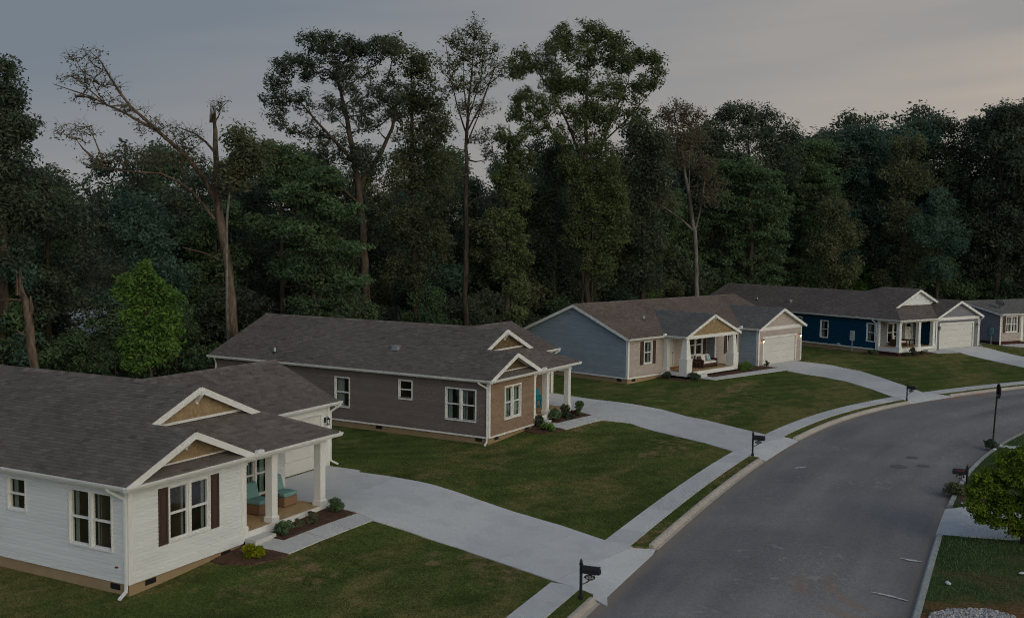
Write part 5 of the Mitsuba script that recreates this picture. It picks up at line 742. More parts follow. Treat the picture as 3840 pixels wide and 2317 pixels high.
TREES = json.loads('''[{"n":"A","t":[[[-29.15,60.0,-0.2,0.35],[-28.92,60.0,11.69,0.25],[-28.52,60.0,16.35,0.14],[-28.41,60.0,18.89,0.04]]],"b":[[-28.5,60.0,18.43,0.61,0.55,0.95,10],[-28.4,60.0,17.04,0.95,0.85,0.83,14],[-28.04,60.0,15.65,1.06,0.95,0.59,16],[-28.63,60.0,15.42,1.3,1.17,0.95,18],[-28.83,60.0,13.56,2.13,1.92,1.42,34],[-28.47,60.0,11.22,1.89,1.7,1.65,34],[-29.75,60.0,8.88,2.13,1.92,2.13,40]],"L":"dark"},{"n":"B","t":[[[-22.99,51.0,-0.2,0.24],[-23.32,51.0,4.56,0.22],[-23.51,51.0,5.78,0.2],[-23.63,51.0,6.69,0.17],[-23.81,51.0,7.16,0.1],[-23.88,51.0,7.4,0.03]],[[-23.4,51.0,5.38,0.12],[-23.27,51.0,5.98,0.11],[-23.28,51.0,6.43,0.08],[-23.33,51.0,6.63,0.03]],[[-23.6,51.0,6.39,0.06],[-24.2,51.0,6.44,0.05],[-24.77,51.0,6.4,0.03]],[[-23.47,51.0,4.67,0.06],[-23.87,51.0,4.81,0.05],[-24.11,51.0,4.98,0.02]]],"b":[],"L":"none"},{"n":"D","t":[[[-17.09,66.0,-0.2,0.33],[-17.5,66.0,3.92,0.31],[-17.83,66.0,7.84,0.28],[-18.29,66.0,10.57,0.26],[-18.51,66.0,12.5,0.22],[-18.51,66.0,14.3,0.18],[-18.53,66.0,16.09,0.14],[-18.63,66.0,17.06,0.06]],[[-18.37,66.0,11.21,0.19],[-19.22,66.0,13.15,0.16],[-20.59,66.0,14.71,0.13],[-22.21,66.0,16.13,0.11],[-23.84,66.0,17.56,0.085],[-25.19,67.0,19.1,0.07],[-26.16,67.5,20.5,0.04]],[[-22.22,66.0,16.08,0.1],[-23.86,66.0,16.97,0.08],[-25.75,65.0,17.91,0.05],[-27.66,64.0,18.54,0.02]],[[-23.84,66.0,17.56,0.07],[-24.62,65.0,17.31,0.05],[-26.6,64.0,19.11,0.03]],[[-18.57,66.0,10.57,0.14],[-19.64,66.0,12.0,0.11],[-20.78,66.0,12.92,0.09],[-21.92,66.0,13.39,0.07],[-23.73,65.0,13.44,0.045],[-25.91,64.0,13.77,0.03]],[[-18.52,66.0,14.69,0.09],[-19.53,67.0,15.59,0.07],[-20.66,68.0,16.25,0.05],[-21.43,68.0,16.43,0.03]],[[-18.52,66.0,16.6,0.05],[-18.19,66.0,17.24,0.03],[-18.3,66.0,17.82,0.015]],[[-18.34,66.0,8.11,0.06],[-18.98,65.0,8.5,0.05],[-20.0,64.0,8.85,0.03]]],"b":[[-26.43,66.0,20.25,1.3,1.17,0.83,13],[-27.25,66.0,19.12,1.17,1.05,0.78,10],[-25.46,66.0,18.85,1.17,1.05,0.78,10],[-24.1,66.0,17.43,1.17,1.05,0.65,9],[-26.01,66.0,17.91,1.3,1.17,0.57,8],[-22.59,66.0,16.45,1.04,0.94,0.78,10],[-27.25,66.0,15.81,1.56,1.4,0.65,14],[-20.17,66.0,15.6,0.91,0.82,0.83,16],[-20.34,66.0,14.32,1.3,1.17,0.73,14],[-23.18,66.0,14.48,2.08,1.87,0.65,18],[-25.25,66.0,14.12,1.82,1.64,0.57,12],[-18.31,66.0,17.49,0.57,0.51,0.52,5],[-21.31,66.0,16.12,0.78,0.7,0.39,6]],"L":"sparse","leaf":0.6},{"n":"E","t":[[[-17.21,64.5,-0.2,0.13],[-17.46,64.5,4.06,0.12],[-17.46,64.5,7.63,0.1],[-17.46,64.5,10.67,0.085],[-17.21,64.5,12.43,0.07],[-17.28,64.5,13.44,0.05]],[[-17.27,64.5,12.18,0.06],[-16.77,64.5,12.81,0.05],[-16.13,64.5,13.17,0.02]]],"b":[[-16.88,64.5,13.43,1.02,0.92,1.02,20],[-15.84,64.5,14.43,1.14,1.03,1.02,20],[-16.56,64.5,15.43,0.89,0.8,0.76,12]],"L":"olive"},{"n":"F","t":[[[-19.4,57.0,-0.2,0.12],[-19.75,57.0,3.65,0.1],[-19.84,57.0,6.14,0.07],[-19.89,57.0,7.94,0.03]]],"b":[[-19.83,57.0,7.67,0.49,0.44,0.45,8],[-20.37,57.0,7.04,0.9,0.81,0.4,12],[-19.32,57.0,6.92,0.67,0.6,0.4,11],[-18.6,57.0,6.24,0.72,0.65,0.49,14],[-20.07,57.0,6.14,0.9,0.81,0.49,15],[-20.96,57.0,6.49,0.45,0.41,0.36,7],[-19.08,57.0,5.45,1.01,0.91,0.54,17],[-20.33,57.0,5.13,1.01,0.91,0.56,16],[-18.43,57.0,4.76,0.58,0.52,0.49,11],[-19.57,57.0,4.21,1.24,1.12,0.63,20],[-20.61,57.0,3.77,0.79,0.71,0.56,13],[-18.81,57.0,3.52,0.9,0.81,0.63,15],[-19.96,57.0,2.85,1.24,1.12,0.63,16]],"L":"bright"},{"n":"G","t":[[[-16.14,74.0,-0.2,0.16],[-16.19,74.0,7.85,0.13],[-16.19,74.0,11.33,0.1],[-16.26,74.0,12.78,0.06],[-16.62,74.0,13.65,0.03]],[[-16.19,74.0,12.2,0.06],[-15.6,74.0,13.64,0.03]]],"b":[[-16.72,74.0,15.37,1.75,1.57,0.82,22],[-15.29,74.0,14.5,1.46,1.31,0.73,18],[-17.05,74.0,13.65,1.6,1.44,0.73,16],[-15.34,74.0,12.77,1.46,1.31,0.64,14],[-17.15,74.0,10.19,1.6,1.44,1.02,18],[-15.76,74.0,7.55,1.6,1.44,1.17,18]],"L":"mid"},{"n":"H","t":[[[-12.66,68.0,-0.2,0.17],[-12.8,68.0,6.38,0.14],[-12.82,68.0,9.06,0.11],[-12.82,68.0,11.19,0.08],[-12.48,68.0,13.31,0.03]]],"b":[[-12.21,68.0,13.3,1.47,1.32,0.75,22],[-13.3,68.0,12.25,1.88,1.69,0.75,26],[-11.46,68.0,11.17,1.88,1.69,0.75,26],[-13.09,68.0,9.86,2.14,1.93,0.75,28],[-11.25,68.0,8.77,2.14,1.93,0.75,28],[-12.89,68.0,7.45,2.28,2.05,0.8,30],[-11.03,68.0,6.63,1.88,1.69,0.8,24],[-12.4,68.0,5.16,2.14,1.93,0.8,24]],"L":"green"},{"n":"I","t":[[[-10.63,78.0,-0.2,0.34],[-10.87,78.0,5.83,0.31],[-11.09,78.0,10.13,0.28],[-11.51,78.0,13.48,0.25],[-11.82,78.0,15.91,0.2],[-12.37,78.0,18.63,0.15],[-12.92,78.0,21.04,0.08],[-13.18,78.0,22.84,0.03]],[[-11.42,78.0,13.18,0.2],[-10.0,79.0,15.59,0.16],[-9.04,80.0,17.99,0.12],[-8.67,80.0,21.0,0.06]],[[-11.69,78.0,15.0,0.14],[-13.62,77.0,17.14,0.1],[-15.39,76.0,19.27,0.06]],[[-11.3,78.0,11.96,0.14],[-13.09,76.0,13.8,0.1],[-15.5,75.0,15.05,0.06]]],"b":[[-14.83,78.0,23.61,1.38,1.24,0.77,15],[-12.87,78.0,23.29,1.84,1.66,0.98,22],[-11.36,78.0,23.12,1.38,1.24,0.92,16],[-16.23,78.0,22.13,1.38,1.24,0.86,15],[-14.12,78.0,21.66,1.84,1.66,1.08,20],[-11.71,78.0,21.03,1.84,1.66,1.23,20],[-9.84,78.0,23.1,1.23,1.11,0.92,14],[-17.18,78.0,20.64,1.17,1.05,0.74,9],[-15.99,78.0,19.58,1.54,1.39,0.86,10],[-17.82,78.0,19.45,0.86,0.77,0.61,6],[-13.58,78.0,18.95,1.54,1.39,0.92,12],[-17.4,78.0,18.09,1.08,0.97,0.74,7],[-15.45,78.0,17.16,1.54,1.39,0.8,9],[-11.16,78.0,18.32,1.69,1.52,1.38,22],[-9.3,78.0,20.1,1.54,1.39,1.54,20],[-13.04,78.0,15.93,1.84,1.66,1.08,18],[-15.06,78.0,14.43,1.84,1.66,0.86,16],[-17.03,78.0,15.06,1.54,1.39,0.61,9],[-10.92,78.0,15.3,1.84,1.66,1.54,24],[-13.1,78.0,13.2,1.84,1.66,0.92,18],[-16.16,78.0,13.23,1.69,1.52,0.77,14]],"L":"oak","leaf":1.0},{"n":"J","t":[[[-7.43,82.0,-0.2,0.3],[-7.59,82.0,8.81,0.25],[-7.81,82.0,14.58,0.18],[-7.87,82.0,19.98,0.1],[-7.96,82.0,23.76,0.03]]],"b":[[-9.38,82.0,24.24,1.03,0.93,0.9,12],[-7.66,82.0,22.81,1.62,1.46,1.13,20],[-6.9,82.0,20.6,1.62,1.46,1.45,24],[-8.52,82.0,19.67,1.62,1.46,1.45,22],[-5.82,82.0,18.37,1.62,1.46,1.29,20],[-7.61,82.0,16.81,1.94,1.75,1.62,28],[-5.71,82.0,15.51,1.45,1.3,1.45,20],[-8.62,82.0,14.27,1.94,1.75,1.62,26],[-6.39,82.0,12.97,1.94,1.75,1.45,24],[-8.68,82.0,10.75,2.26,2.03,1.94,28],[-6.13,82.0,9.44,1.94,1.75,1.94,26],[-8.43,82.0,6.88,2.26,2.03,1.62,22]],"L":"olive2"},{"n":"K","t":[[[-3.27,76.0,-0.2,0.21],[-3.37,76.0,5.85,0.19],[-3.35,76.0,11.82,0.165],[-3.38,76.0,15.37,0.13],[-3.38,76.0,17.43,0.11],[-3.2,76.0,19.77,0.08],[-2.96,76.0,22.4,0.04],[-2.83,76.0,24.72,0.015]],[[-3.36,76.0,16.84,0.07],[-4.04,75.0,18.9,0.05],[-4.6,75.0,21.25,0.03],[-4.86,75.0,23.29,0.015]],[[-3.36,76.0,17.14,0.07],[-2.41,77.0,19.18,0.05],[-1.64,77.0,21.22,0.03],[-1.18,77.0,22.67,0.015]],[[-3.37,76.0,16.25,0.06],[-2.57,75.0,18.01,0.04],[-1.81,74.0,20.05,0.02]],[[-3.29,76.0,17.72,0.05],[-3.72,78.0,20.66,0.04],[-3.74,78.0,23.28,0.02]],[[-3.29,76.0,18.02,0.05],[-2.53,78.0,20.93,0.04],[-2.2,78.0,23.55,0.02]],[[-3.35,76.0,11.82,0.07],[-2.35,76.0,12.7,0.05],[-1.9,76.0,12.84,0.02]]],"b":[[-2.84,76.0,24.28,0.66,0.59,0.84,10],[-4.12,76.0,23.43,0.96,0.86,0.84,12],[-1.91,76.0,23.11,0.96,0.86,0.84,12],[-3.1,76.0,22.4,1.2,1.08,1.05,16],[-4.59,76.0,21.83,0.84,0.76,0.84,10],[-1.34,76.0,21.65,0.75,0.68,0.9,9],[-2.54,76.0,20.64,1.14,1.03,0.9,13],[-4.02,76.0,20.51,0.96,0.86,0.84,11],[-3.45,76.0,18.9,0.84,0.76,0.72,7],[-2.12,76.0,18.88,0.75,0.68,0.72,6],[-2.29,76.0,16.83,0.84,0.76,0.6,7],[-1.72,76.0,15.65,0.6,0.54,0.72,6],[-3.97,76.0,14.19,0.75,0.68,0.6,6]],"L":"poplar","leaf":0.75},{"n":"L","t":[[[-0.24,74.0,-0.2,0.2],[-0.29,74.0,7.38,0.18],[-0.32,74.0,12.31,0.15],[-0.3,74.0,16.05,0.08],[-0.35,74.0,17.48,0.03]],[[0.16,74.0,-0.2,0.11],[0.0,74.0,4.74,0.1],[-0.08,74.0,7.67,0.06]],[[-0.32,74.0,9.99,0.09],[-0.99,74.0,11.74,0.06],[-1.86,74.0,12.33,0.03]]],"b":[[-0.36,74.0,16.62,1.17,1.05,0.82,14],[0.5,74.0,15.18,1.31,1.18,1.02,18],[-0.82,74.0,14.05,1.17,1.05,0.93,14],[0.32,74.0,12.59,1.22,1.1,1.11,18],[-0.14,74.0,10.57,1.11,1.0,1.17,20],[0.57,74.0,8.82,0.93,0.84,1.02,16],[-0.46,74.0,7.67,1.02,0.92,1.17,18],[0.4,74.0,6.2,0.87,0.78,1.02,14],[0.23,74.0,4.45,0.82,0.74,0.87,12],[-1.0,74.0,11.16,1.02,0.92,0.73,10]],"L":"ivy"},{"n":"M","t":[[[6.32,88.0,-0.2,0.3],[6.24,88.0,7.19,0.27],[6.17,88.0,11.33,0.24],[5.99,88.0,15.45,0.2],[5.95,88.0,19.54,0.14],[5.97,88.0,22.93,0.08],[5.99,88.0,25.96,0.03]],[[5.8,88.0,-0.2,0.16],[5.93,88.0,7.19,0.14],[5.22,88.0,13.75,0.1],[3.87,88.0,17.18,0.07],[2.17,88.0,19.58,0.03]],[[6.18,88.0,12.71,0.16],[6.95,88.0,16.12,0.12],[8.0,88.0,19.52,0.08],[9.39,88.0,22.55,0.04]],[[6.05,88.0,14.77,0.14],[4.57,88.0,18.88,0.1],[2.88,88.0,21.95,0.07],[1.53,88.0,23.65,0.03]],[[6.74,88.0,-0.2,0.14],[6.63,88.0,7.88,0.12],[6.59,88.0,12.7,0.08]],[[7.31,88.0,17.48,0.08],[9.38,88.0,19.5,0.06],[11.1,88.0,21.52,0.03]]],"b":[[3.77,88.0,26.32,0.97,0.87,0.76,8],[3.59,88.0,25.15,1.56,1.4,0.97,14],[6.16,88.0,26.46,1.32,1.19,0.97,14],[8.04,88.0,25.77,1.39,1.25,0.97,14],[5.98,88.0,24.61,2.08,1.87,1.21,22],[8.71,88.0,24.25,1.73,1.56,1.21,18],[10.25,88.0,24.73,0.76,0.68,0.76,7],[2.56,88.0,23.98,1.39,1.25,0.97,13],[0.51,88.0,24.17,1.11,1.0,0.9,10],[-0.01,88.0,23.5,0.87,0.78,0.76,7],[4.25,88.0,22.61,2.08,1.87,1.21,20],[6.99,88.0,21.9,2.25,2.02,1.39,24],[9.73,88.0,22.04,1.56,1.4,1.11,14],[11.44,88.0,23.03,1.11,1.0,0.97,9],[11.62,88.0,24.21,0.87,0.78,0.69,6],[11.11,88.0,24.56,0.69,0.62,0.52,4],[0.81,88.0,20.96,1.32,1.19,0.97,10],[0.29,88.0,19.94,1.04,0.94,0.87,8],[2.86,88.0,20.42,1.91,1.72,1.11,15],[5.26,88.0,19.55,1.91,1.72,1.21,16],[8.0,88.0,19.52,1.73,1.56,1.11,14],[10.07,88.0,20.0,1.04,0.94,0.83,7],[1.99,88.0,18.9,1.21,1.09,0.76,9],[6.96,88.0,17.49,1.91,1.72,1.21,14],[4.22,88.0,17.86,1.39,1.25,1.04,10],[7.64,88.0,15.43,1.73,1.56,1.39,22],[5.91,88.0,14.42,1.56,1.4,1.39,20],[8.15,88.0,13.37,1.56,1.4,1.56,22],[6.58,88.0,11.33,1.73,1.56,1.56,22],[8.3,88.0,9.93,1.39,1.25,1.39,18],[6.91,88.0,8.22,1.56,1.4,1.39,18],[5.36,88.0,9.96,1.21,1.09,1.73,16],[7.6,88.0,7.17,1.21,1.09,1.21,12],[5.73,88.0,12.71,1.39,1.25,1.39,16],[8.66,88.0,11.99,1.04,0.94,1.39,12],[4.89,88.0,15.8,1.56,1.4,1.21,13],[6.64,88.0,20.21,1.73,1.56,1.04,12],[3.56,88.0,21.94,1.73,1.56,1.04,10]],"L":"maple","leaf":1.0},{"n":"N","t":[[[3.6,92.0,-0.2,0.3],[3.64,92.0,12.15,0.2],[3.68,92.0,17.52,0.06]]],"b":[[2.6,92.0,16.82,1.81,1.63,1.45,22],[4.39,92.0,15.73,1.81,1.63,1.63,22],[2.93,92.0,13.95,1.99,1.79,1.99,26],[4.17,92.0,11.07,1.99,1.79,2.17,26],[2.52,92.0,8.56,2.17,1.95,1.81,24],[4.31,92.0,6.37,1.81,1.63,1.45,16]],"L":"dark"},{"n":"O","t":[[[11.88,96.0,-0.2,0.3],[11.89,96.0,12.91,0.2],[11.72,96.0,19.25,0.05]]],"b":[[11.35,96.0,19.26,1.7,1.53,1.13,16],[12.66,96.0,18.13,1.51,1.36,1.32,16],[10.97,96.0,16.66,2.08,1.87,1.7,24],[12.84,96.0,14.77,1.89,1.7,1.89,22],[11.33,96.0,12.17,2.08,1.87,2.08,26],[12.45,96.0,9.15,2.08,1.87,1.89,22],[11.69,96.0,6.14,2.27,2.04,1.51,18]],"L":"dark"},{"n":"P","t":[[[17.57,100.0,-0.2,0.25],[17.45,100.0,6.71,0.23],[17.21,100.0,9.86,0.21],[16.7,100.0,12.99,0.2],[16.11,100.0,16.11,0.14],[15.53,100.0,19.22,0.08],[14.95,100.0,21.55,0.03]],[[17.14,100.0,10.05,0.14],[17.76,100.0,12.98,0.11],[18.07,100.0,15.31,0.08],[17.68,100.0,18.04,0.04]],[[17.06,100.0,10.45,0.14],[15.72,100.0,11.63,0.11],[14.15,100.0,12.63,0.08],[12.98,100.0,13.42,0.03]],[[16.58,100.0,13.38,0.1],[16.51,100.0,16.89,0.07],[16.7,100.0,20.37,0.03]]],"b":[[14.95,100.0,21.74,1.38,1.24,0.87,11],[16.51,100.0,21.14,1.58,1.42,1.1,15],[14.17,100.0,20.59,1.18,1.06,0.87,8],[15.33,100.0,19.61,1.77,1.59,1.18,15],[17.09,100.0,19.2,1.38,1.24,1.1,13],[13.77,100.0,18.47,1.18,1.06,0.87,7],[16.11,100.0,17.28,1.77,1.59,1.1,14],[14.55,100.0,16.91,1.38,1.24,0.99,8],[18.07,100.0,16.09,1.38,1.24,1.18,14],[18.47,100.0,14.14,1.58,1.42,1.38,16],[13.76,100.0,13.41,1.38,1.24,0.87,8]],"L":"rust","leaf":0.75},{"n":"Q","t":[[[27.34,122.0,-0.2,0.5],[27.31,122.0,13.61,0.3],[26.8,122.0,22.14,0.08]]],"b":[[24.89,122.0,24.05,1.68,1.51,1.06,14],[26.8,122.0,23.79,1.68,1.51,1.2,14],[28.94,122.0,23.53,1.35,1.22,1.2,12],[23.47,122.0,22.18,1.92,1.73,1.68,18],[26.8,122.0,21.67,2.64,2.38,1.92,26],[29.66,122.0,21.17,2.4,2.16,1.68,22],[31.57,122.0,21.62,1.15,1.03,1.35,10],[24.43,122.0,18.86,2.88,2.59,2.16,30],[28.25,122.0,17.87,3.12,2.81,2.16,30],[31.11,122.0,18.32,2.16,1.94,2.16,20]],"L":"dark"},{"n":"R","t":[[[26.22,116.0,-0.2,0.35],[26.21,116.0,9.79,0.25],[25.73,116.0,16.14,0.08]]],"b":[[23.23,116.0,17.07,2.06,1.85,1.6,20],[25.5,116.0,17.04,2.29,2.06,1.6,22],[27.55,116.0,15.67,2.06,1.85,1.83,22],[28.7,116.0,12.94,1.83,1.65,2.06,22],[25.52,116.0,13.43,2.74,2.47,2.29,30],[23.24,116.0,13.0,2.06,1.85,2.29,22],[28.49,116.0,9.77,1.74,1.57,2.06,20],[25.99,116.0,9.34,2.74,2.47,2.29,28],[28.06,116.0,6.58,2.06,1.85,1.83,20],[24.63,116.0,6.16,2.74,2.47,1.83,20]],"L":"mid"},{"n":"S","t":[[[34.43,126.0,-0.2,0.35],[34.39,126.0,12.68,0.2],[34.09,126.0,20.04,0.06]]],"b":[[34.09,126.0,20.04,1.99,1.79,1.49,18],[36.06,126.0,20.26,2.23,2.01,1.49,20],[34.61,126.0,17.1,2.73,2.46,2.23,28],[36.84,126.0,16.09,2.48,2.23,2.48,26],[34.39,126.0,12.68,2.73,2.46,2.73,28],[36.15,126.0,9.21,2.98,2.68,2.48,26],[34.2,126.0,5.76,2.98,2.68,2.23,22]],"L":"mid"},{"n":"T","t":[[[42.57,132.0,-0.2,0.4],[42.25,132.0,12.75,0.25],[42.4,132.0,21.98,0.05]],[[45.68,132.0,-0.2,0.3],[45.49,132.0,6.5,0.28],[44.62,132.0,9.62,0.2],[43.05,132.0,10.67,0.08]]],"b":[[42.4,132.0,22.49,1.66,1.49,1.14,14],[44.46,132.0,22.73,1.46,1.31,1.14,12],[40.87,132.0,20.98,2.34,2.11,1.66,22],[43.97,132.0,20.43,2.6,2.34,1.98,26],[41.94,132.0,17.38,3.12,2.81,2.34,30],[45.05,132.0,16.32,2.34,2.11,2.6,26],[41.98,132.0,13.27,2.86,2.57,2.34,26],[45.11,132.0,11.68,2.6,2.34,2.34,22],[46.2,132.0,7.53,2.08,1.87,2.08,14],[41.01,132.0,7.59,3.12,2.81,2.6,26]],"L":"blue"},{"n":"U","t":[[[47.32,128.0,-0.2,0.35],[47.15,128.0,12.59,0.2],[46.63,128.0,21.06,0.06]]],"b":[[47.13,128.0,21.05,2.27,2.04,1.61,20],[46.17,128.0,17.59,2.27,2.04,2.52,24],[48.69,128.0,17.06,2.27,2.04,2.52,24],[46.74,128.0,13.09,2.52,2.27,2.77,26],[48.31,128.0,8.56,2.27,2.04,2.52,20],[46.84,128.0,5.56,2.52,2.27,2.02,16]],"L":"olive2"},{"n":"W","t":[[[54.03,136.0,-0.2,0.4],[53.92,136.0,13.78,0.25],[53.78,136.0,22.24,0.06]]],"b":[[51.63,136.0,24.1,2.14,1.93,1.07,16],[54.28,136.0,24.34,2.14,1.93,1.07,16],[56.94,136.0,24.04,2.14,1.93,1.18,16],[50.59,136.0,22.8,1.88,1.69,1.61,14],[53.79,136.0,21.71,3.22,2.9,2.14,28],[57.52,136.0,21.14,2.68,2.41,2.14,24],[54.93,136.0,16.95,3.48,3.13,2.95,34],[58.15,136.0,15.85,2.41,2.17,2.95,24],[55.02,136.0,11.64,3.22,2.9,3.22,30],[57.25,136.0,6.82,3.22,2.9,2.68,22]],"L":"dark"},{"n":"X","t":[[[60.75,132.0,-0.2,0.45],[60.59,132.0,15.11,0.3],[60.15,132.0,23.82,0.06]]],"b":[[59.34,130.0,25.62,1.46,1.31,1.14,12],[61.4,130.0,25.44,1.56,1.4,1.14,12],[58.6,132.0,23.84,1.82,1.64,1.3,16],[61.95,132.0,24.06,2.6,2.34,1.56,22],[64.52,132.0,24.28,2.6,2.34,1.82,22],[59.44,132.0,20.77,2.6,2.34,2.34,26],[62.56,132.0,19.71,3.12,2.81,2.6,30],[60.06,132.0,15.63,2.86,2.57,3.12,30],[63.21,132.0,13.54,3.12,2.81,3.12,30],[60.19,132.0,9.44,3.12,2.81,3.12,26],[62.86,132.0,5.78,3.64,3.28,2.6,24]],"L":"dark"},{"n":"Y","t":[[[49.99,124.0,-0.2,0.25],[49.89,124.0,7.59,0.2],[49.65,124.0,13.43,0.08]]],"b":[[49.64,124.0,13.91,1.95,1.75,1.71,18],[48.47,124.0,11.02,2.2,1.98,1.95,18],[51.18,124.0,9.53,1.95,1.75,1.95,16],[49.76,124.0,6.62,2.2,1.98,1.71,14]],"L":"blue"},{"n":"Z","t":[[[37.42,122.0,-0.2,0.22],[37.32,122.0,7.76,0.15],[37.28,122.0,12.54,0.05]]],"b":[[36.89,122.0,13.03,2.02,1.82,1.68,20],[38.35,122.0,10.62,1.92,1.73,1.83,18],[36.45,122.0,8.73,2.16,1.94,1.92,20],[38.4,122.0,6.31,2.16,1.94,1.68,16]],"L":"olive2"}]''')
LEAF = {'dark': 'leaf_dark', 'mid': 'leaf_mid', 'green': 'leaf_mid', 'bright': 'leaf_bright', 'olive': 'leaf_olive', 'olive2': 'leaf_olive', 'oak': 'leaf_dark', 'sparse': 'leaf_olive', 'poplar': 'leaf_olive', 'ivy': 'leaf_warm', 'maple': 'leaf_warm', 'rust': 'leaf_rust', 'blue': 'leaf_blue', 'none': None}
WHO = {'A': ('tall dark tree cut off by the left edge, above the woods', 'pine_tree'), 'B': ('broken splintered stump of a snapped tree at the far left', 'tree_stump'), 'D': ('half dead tree with a snapped top and one long bare limb arching left', 'dead_tree'),
       'E': ('thin pale trunked birch right beside the half dead tree', 'birch_tree'), 'F': ('bright green young tree in front of the dark woods on the left', 'young_tree'), 'G': ('slim tree with layered leaves between the half dead tree and the big oak', 'slim_tree'),
       'H': ('layered mid green beech left of the oak trunk', 'beech_tree'), 'I': ('big spreading oak with an open crown, left of the tall poplar', 'oak_tree'), 'J': ('dense olive tree between the big oak and the tall poplar', 'broadleaf_tree'),
       'K': ('tall straight poplar with a narrow open crown and bare trunk', 'poplar_tree'), 'L': ('ivy covered tree standing right of the bare poplar trunk', 'ivy_tree'), 'M': ('tall broad maple, highest crown right of the poplar', 'maple_tree'),
       'N': ('dark tree between the ivy covered tree and the tall maple', 'broadleaf_tree'), 'O': ('dark tree just right of the tall maple, left of the pale trunked tree', 'broadleaf_tree'), 'P': ('pale grey forked trunk tree with thin rusty leaves behind the blue grey house', 'pale_tree'),
       'Q': ('dark dense tree rising above the skyline right of the pale forked tree', 'broadleaf_tree'), 'R': ('rounded mid green tree lower than the dark tree behind it', 'broadleaf_tree'), 'S': ('green tree in the dip of the skyline above the navy house', 'broadleaf_tree'),
       'T': ('blue green tree with a leaning forked trunk behind the navy house', 'forked_tree'), 'U': ('slender olive tree between the forked tree and the darker crowns', 'broadleaf_tree'), 'W': ('broad dark domed tree behind the gable of the navy house', 'broadleaf_tree'),
       'X': ('tallest dark tree at the right edge with two pointed tops', 'broadleaf_tree'), 'Y': ('lower blue green tree in front of the broad dark dome', 'broadleaf_tree'), 'Z': ('small olive tree in front of the forked tree', 'broadleaf_tree')}
for s in TREES:
    rng = np.random.default_rng(sum(map(ord, s['n'])) + 40); lab, nm = WHO[s['n']]; k = thing(nm, lab, 'tree stump' if nm == 'tree_stump' else 'tree'); pts, tone = clump_points([b[:6] + [int(b[6] * (1.9 if s['L'] in ('oak', 'maple', 'poplar', 'sparse', 'rust') else 1.5))] for b in s['b']], rng); m = MB(); lf = s.get('leaf', 1.0); far = s['t'][0][0][1]
    limbs(m, s['t'], pts, rng, .018, lift=.12)
    if s['L'] in ('oak', 'poplar', 'sparse', 'rust', 'maple'):      # fine twigs inside the clumps
        for p in pts:
            for _ in range(3 if s['L'] in ('sparse', 'poplar') else 2): o = rng.normal(0, 1, 3); o[2] = abs(o[2]) * .8; o *= rng.uniform(.35, .8) / np.linalg.norm(o); m.tube([p - o * .25, p + o * .5 + rng.normal(0, .05, 3), p + o], [.011, .009, .005], 3, False)
    m.put(k + '__trunk', {'none': 'm_snag', 'sparse': 'm_snag', 'rust': 'm_bark_pale', 'poplar': 'm_bark'}.get(s['L'], 'm_bark_pale' if s['n'] == 'E' else 'm_bark'), smooth=True)
    if s['n'] in 'BD':                                              # splintered breaks
        q = MB(); top = np.array(s['t'][0][-2 if s['n'] == 'B' else -1][:3]); r = s['t'][0][-3][3]
        for a in range(7): o = rng.normal(0, 1, 3) * r * .55; o[2] = 0; q.tube([top + o - [0, 0, .5], top + o * .9 + [0, 0, .15], top + o * .7 + [0, 0, rng.uniform(.3, .9)]], [r * .3, r * .16, .005], 4)
        q.put(k + '__splinter', 'm_snag')
    if len(pts):
        per, size, rc = {'sparse': (9, .095, .62), 'poplar': (20, .11, .58), 'oak': (40, .125, .54), 'maple': (54, .135, .60), 'rust': (26, .12, .62), 'ivy': (58, .13, .5), 'bright': (34, .125, .42)}.get(s['L'], (60, .145, .78))
        if far > 95: size, rc = size * 1.25, rc * 1.25
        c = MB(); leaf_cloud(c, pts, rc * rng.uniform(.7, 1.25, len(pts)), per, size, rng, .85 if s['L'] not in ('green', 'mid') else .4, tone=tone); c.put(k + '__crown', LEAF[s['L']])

# woods behind: a few grown kinds, set out one by one
def grown(seed, h, w, mat, bare=.14, n=240, per=60, size=.17, rc=.9):
    rng = np.random.default_rng(seed); m, c = MB(), MB(); lean = rng.normal(0, .03, 2) * h
    tr = [[0, 0, -.4, h * .016], [lean[0] * .3, lean[1] * .3, h * .35, h * .012], [lean[0], lean[1], h * .7, h * .007], [lean[0], lean[1], h * .97, .02]]; blobs = []
    for i in range(20):
        f = bare + (.97 - bare) * ((i + rng.random()) / 20); r = w * (.52 * math.sin(math.pi * min(1, (f - bare) / (1 - bare) * .86 + .12)) + .12); a = rng.uniform(0, 6.28); o = r * rng.uniform(.2, .85); rb = w * rng.uniform(.16, .27)
        blobs.append((lean[0] * f + o * math.cos(a), lean[1] * f + o * math.sin(a), h * f - rb * .4, rb, rb, rb * rng.uniform(.6, .95), n // 20))
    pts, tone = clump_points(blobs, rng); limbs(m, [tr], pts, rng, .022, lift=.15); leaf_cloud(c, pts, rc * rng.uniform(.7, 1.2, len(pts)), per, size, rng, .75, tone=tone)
    return dict(trunk=mikit.ply((np.vstack(m.v), np.vstack(m.f)), 'm_bark', True, uv=np.vstack(m.u)), crown=mikit.ply((np.vstack(c.v), np.vstack(c.f)), mat, False, uv=np.vstack(c.u)))
KINDS = [grown(1, 16, 7.5, 'leaf_dark'), grown(2, 16, 6.5, 'leaf_mid'), grown(3, 16, 8, 'leaf_dark', .12), grown(4, 16, 6.5, 'leaf_olive'), grown(5, 16, 7, 'leaf_blue', .15), grown(6, 16, 8.5, 'leaf_dark', .1)]
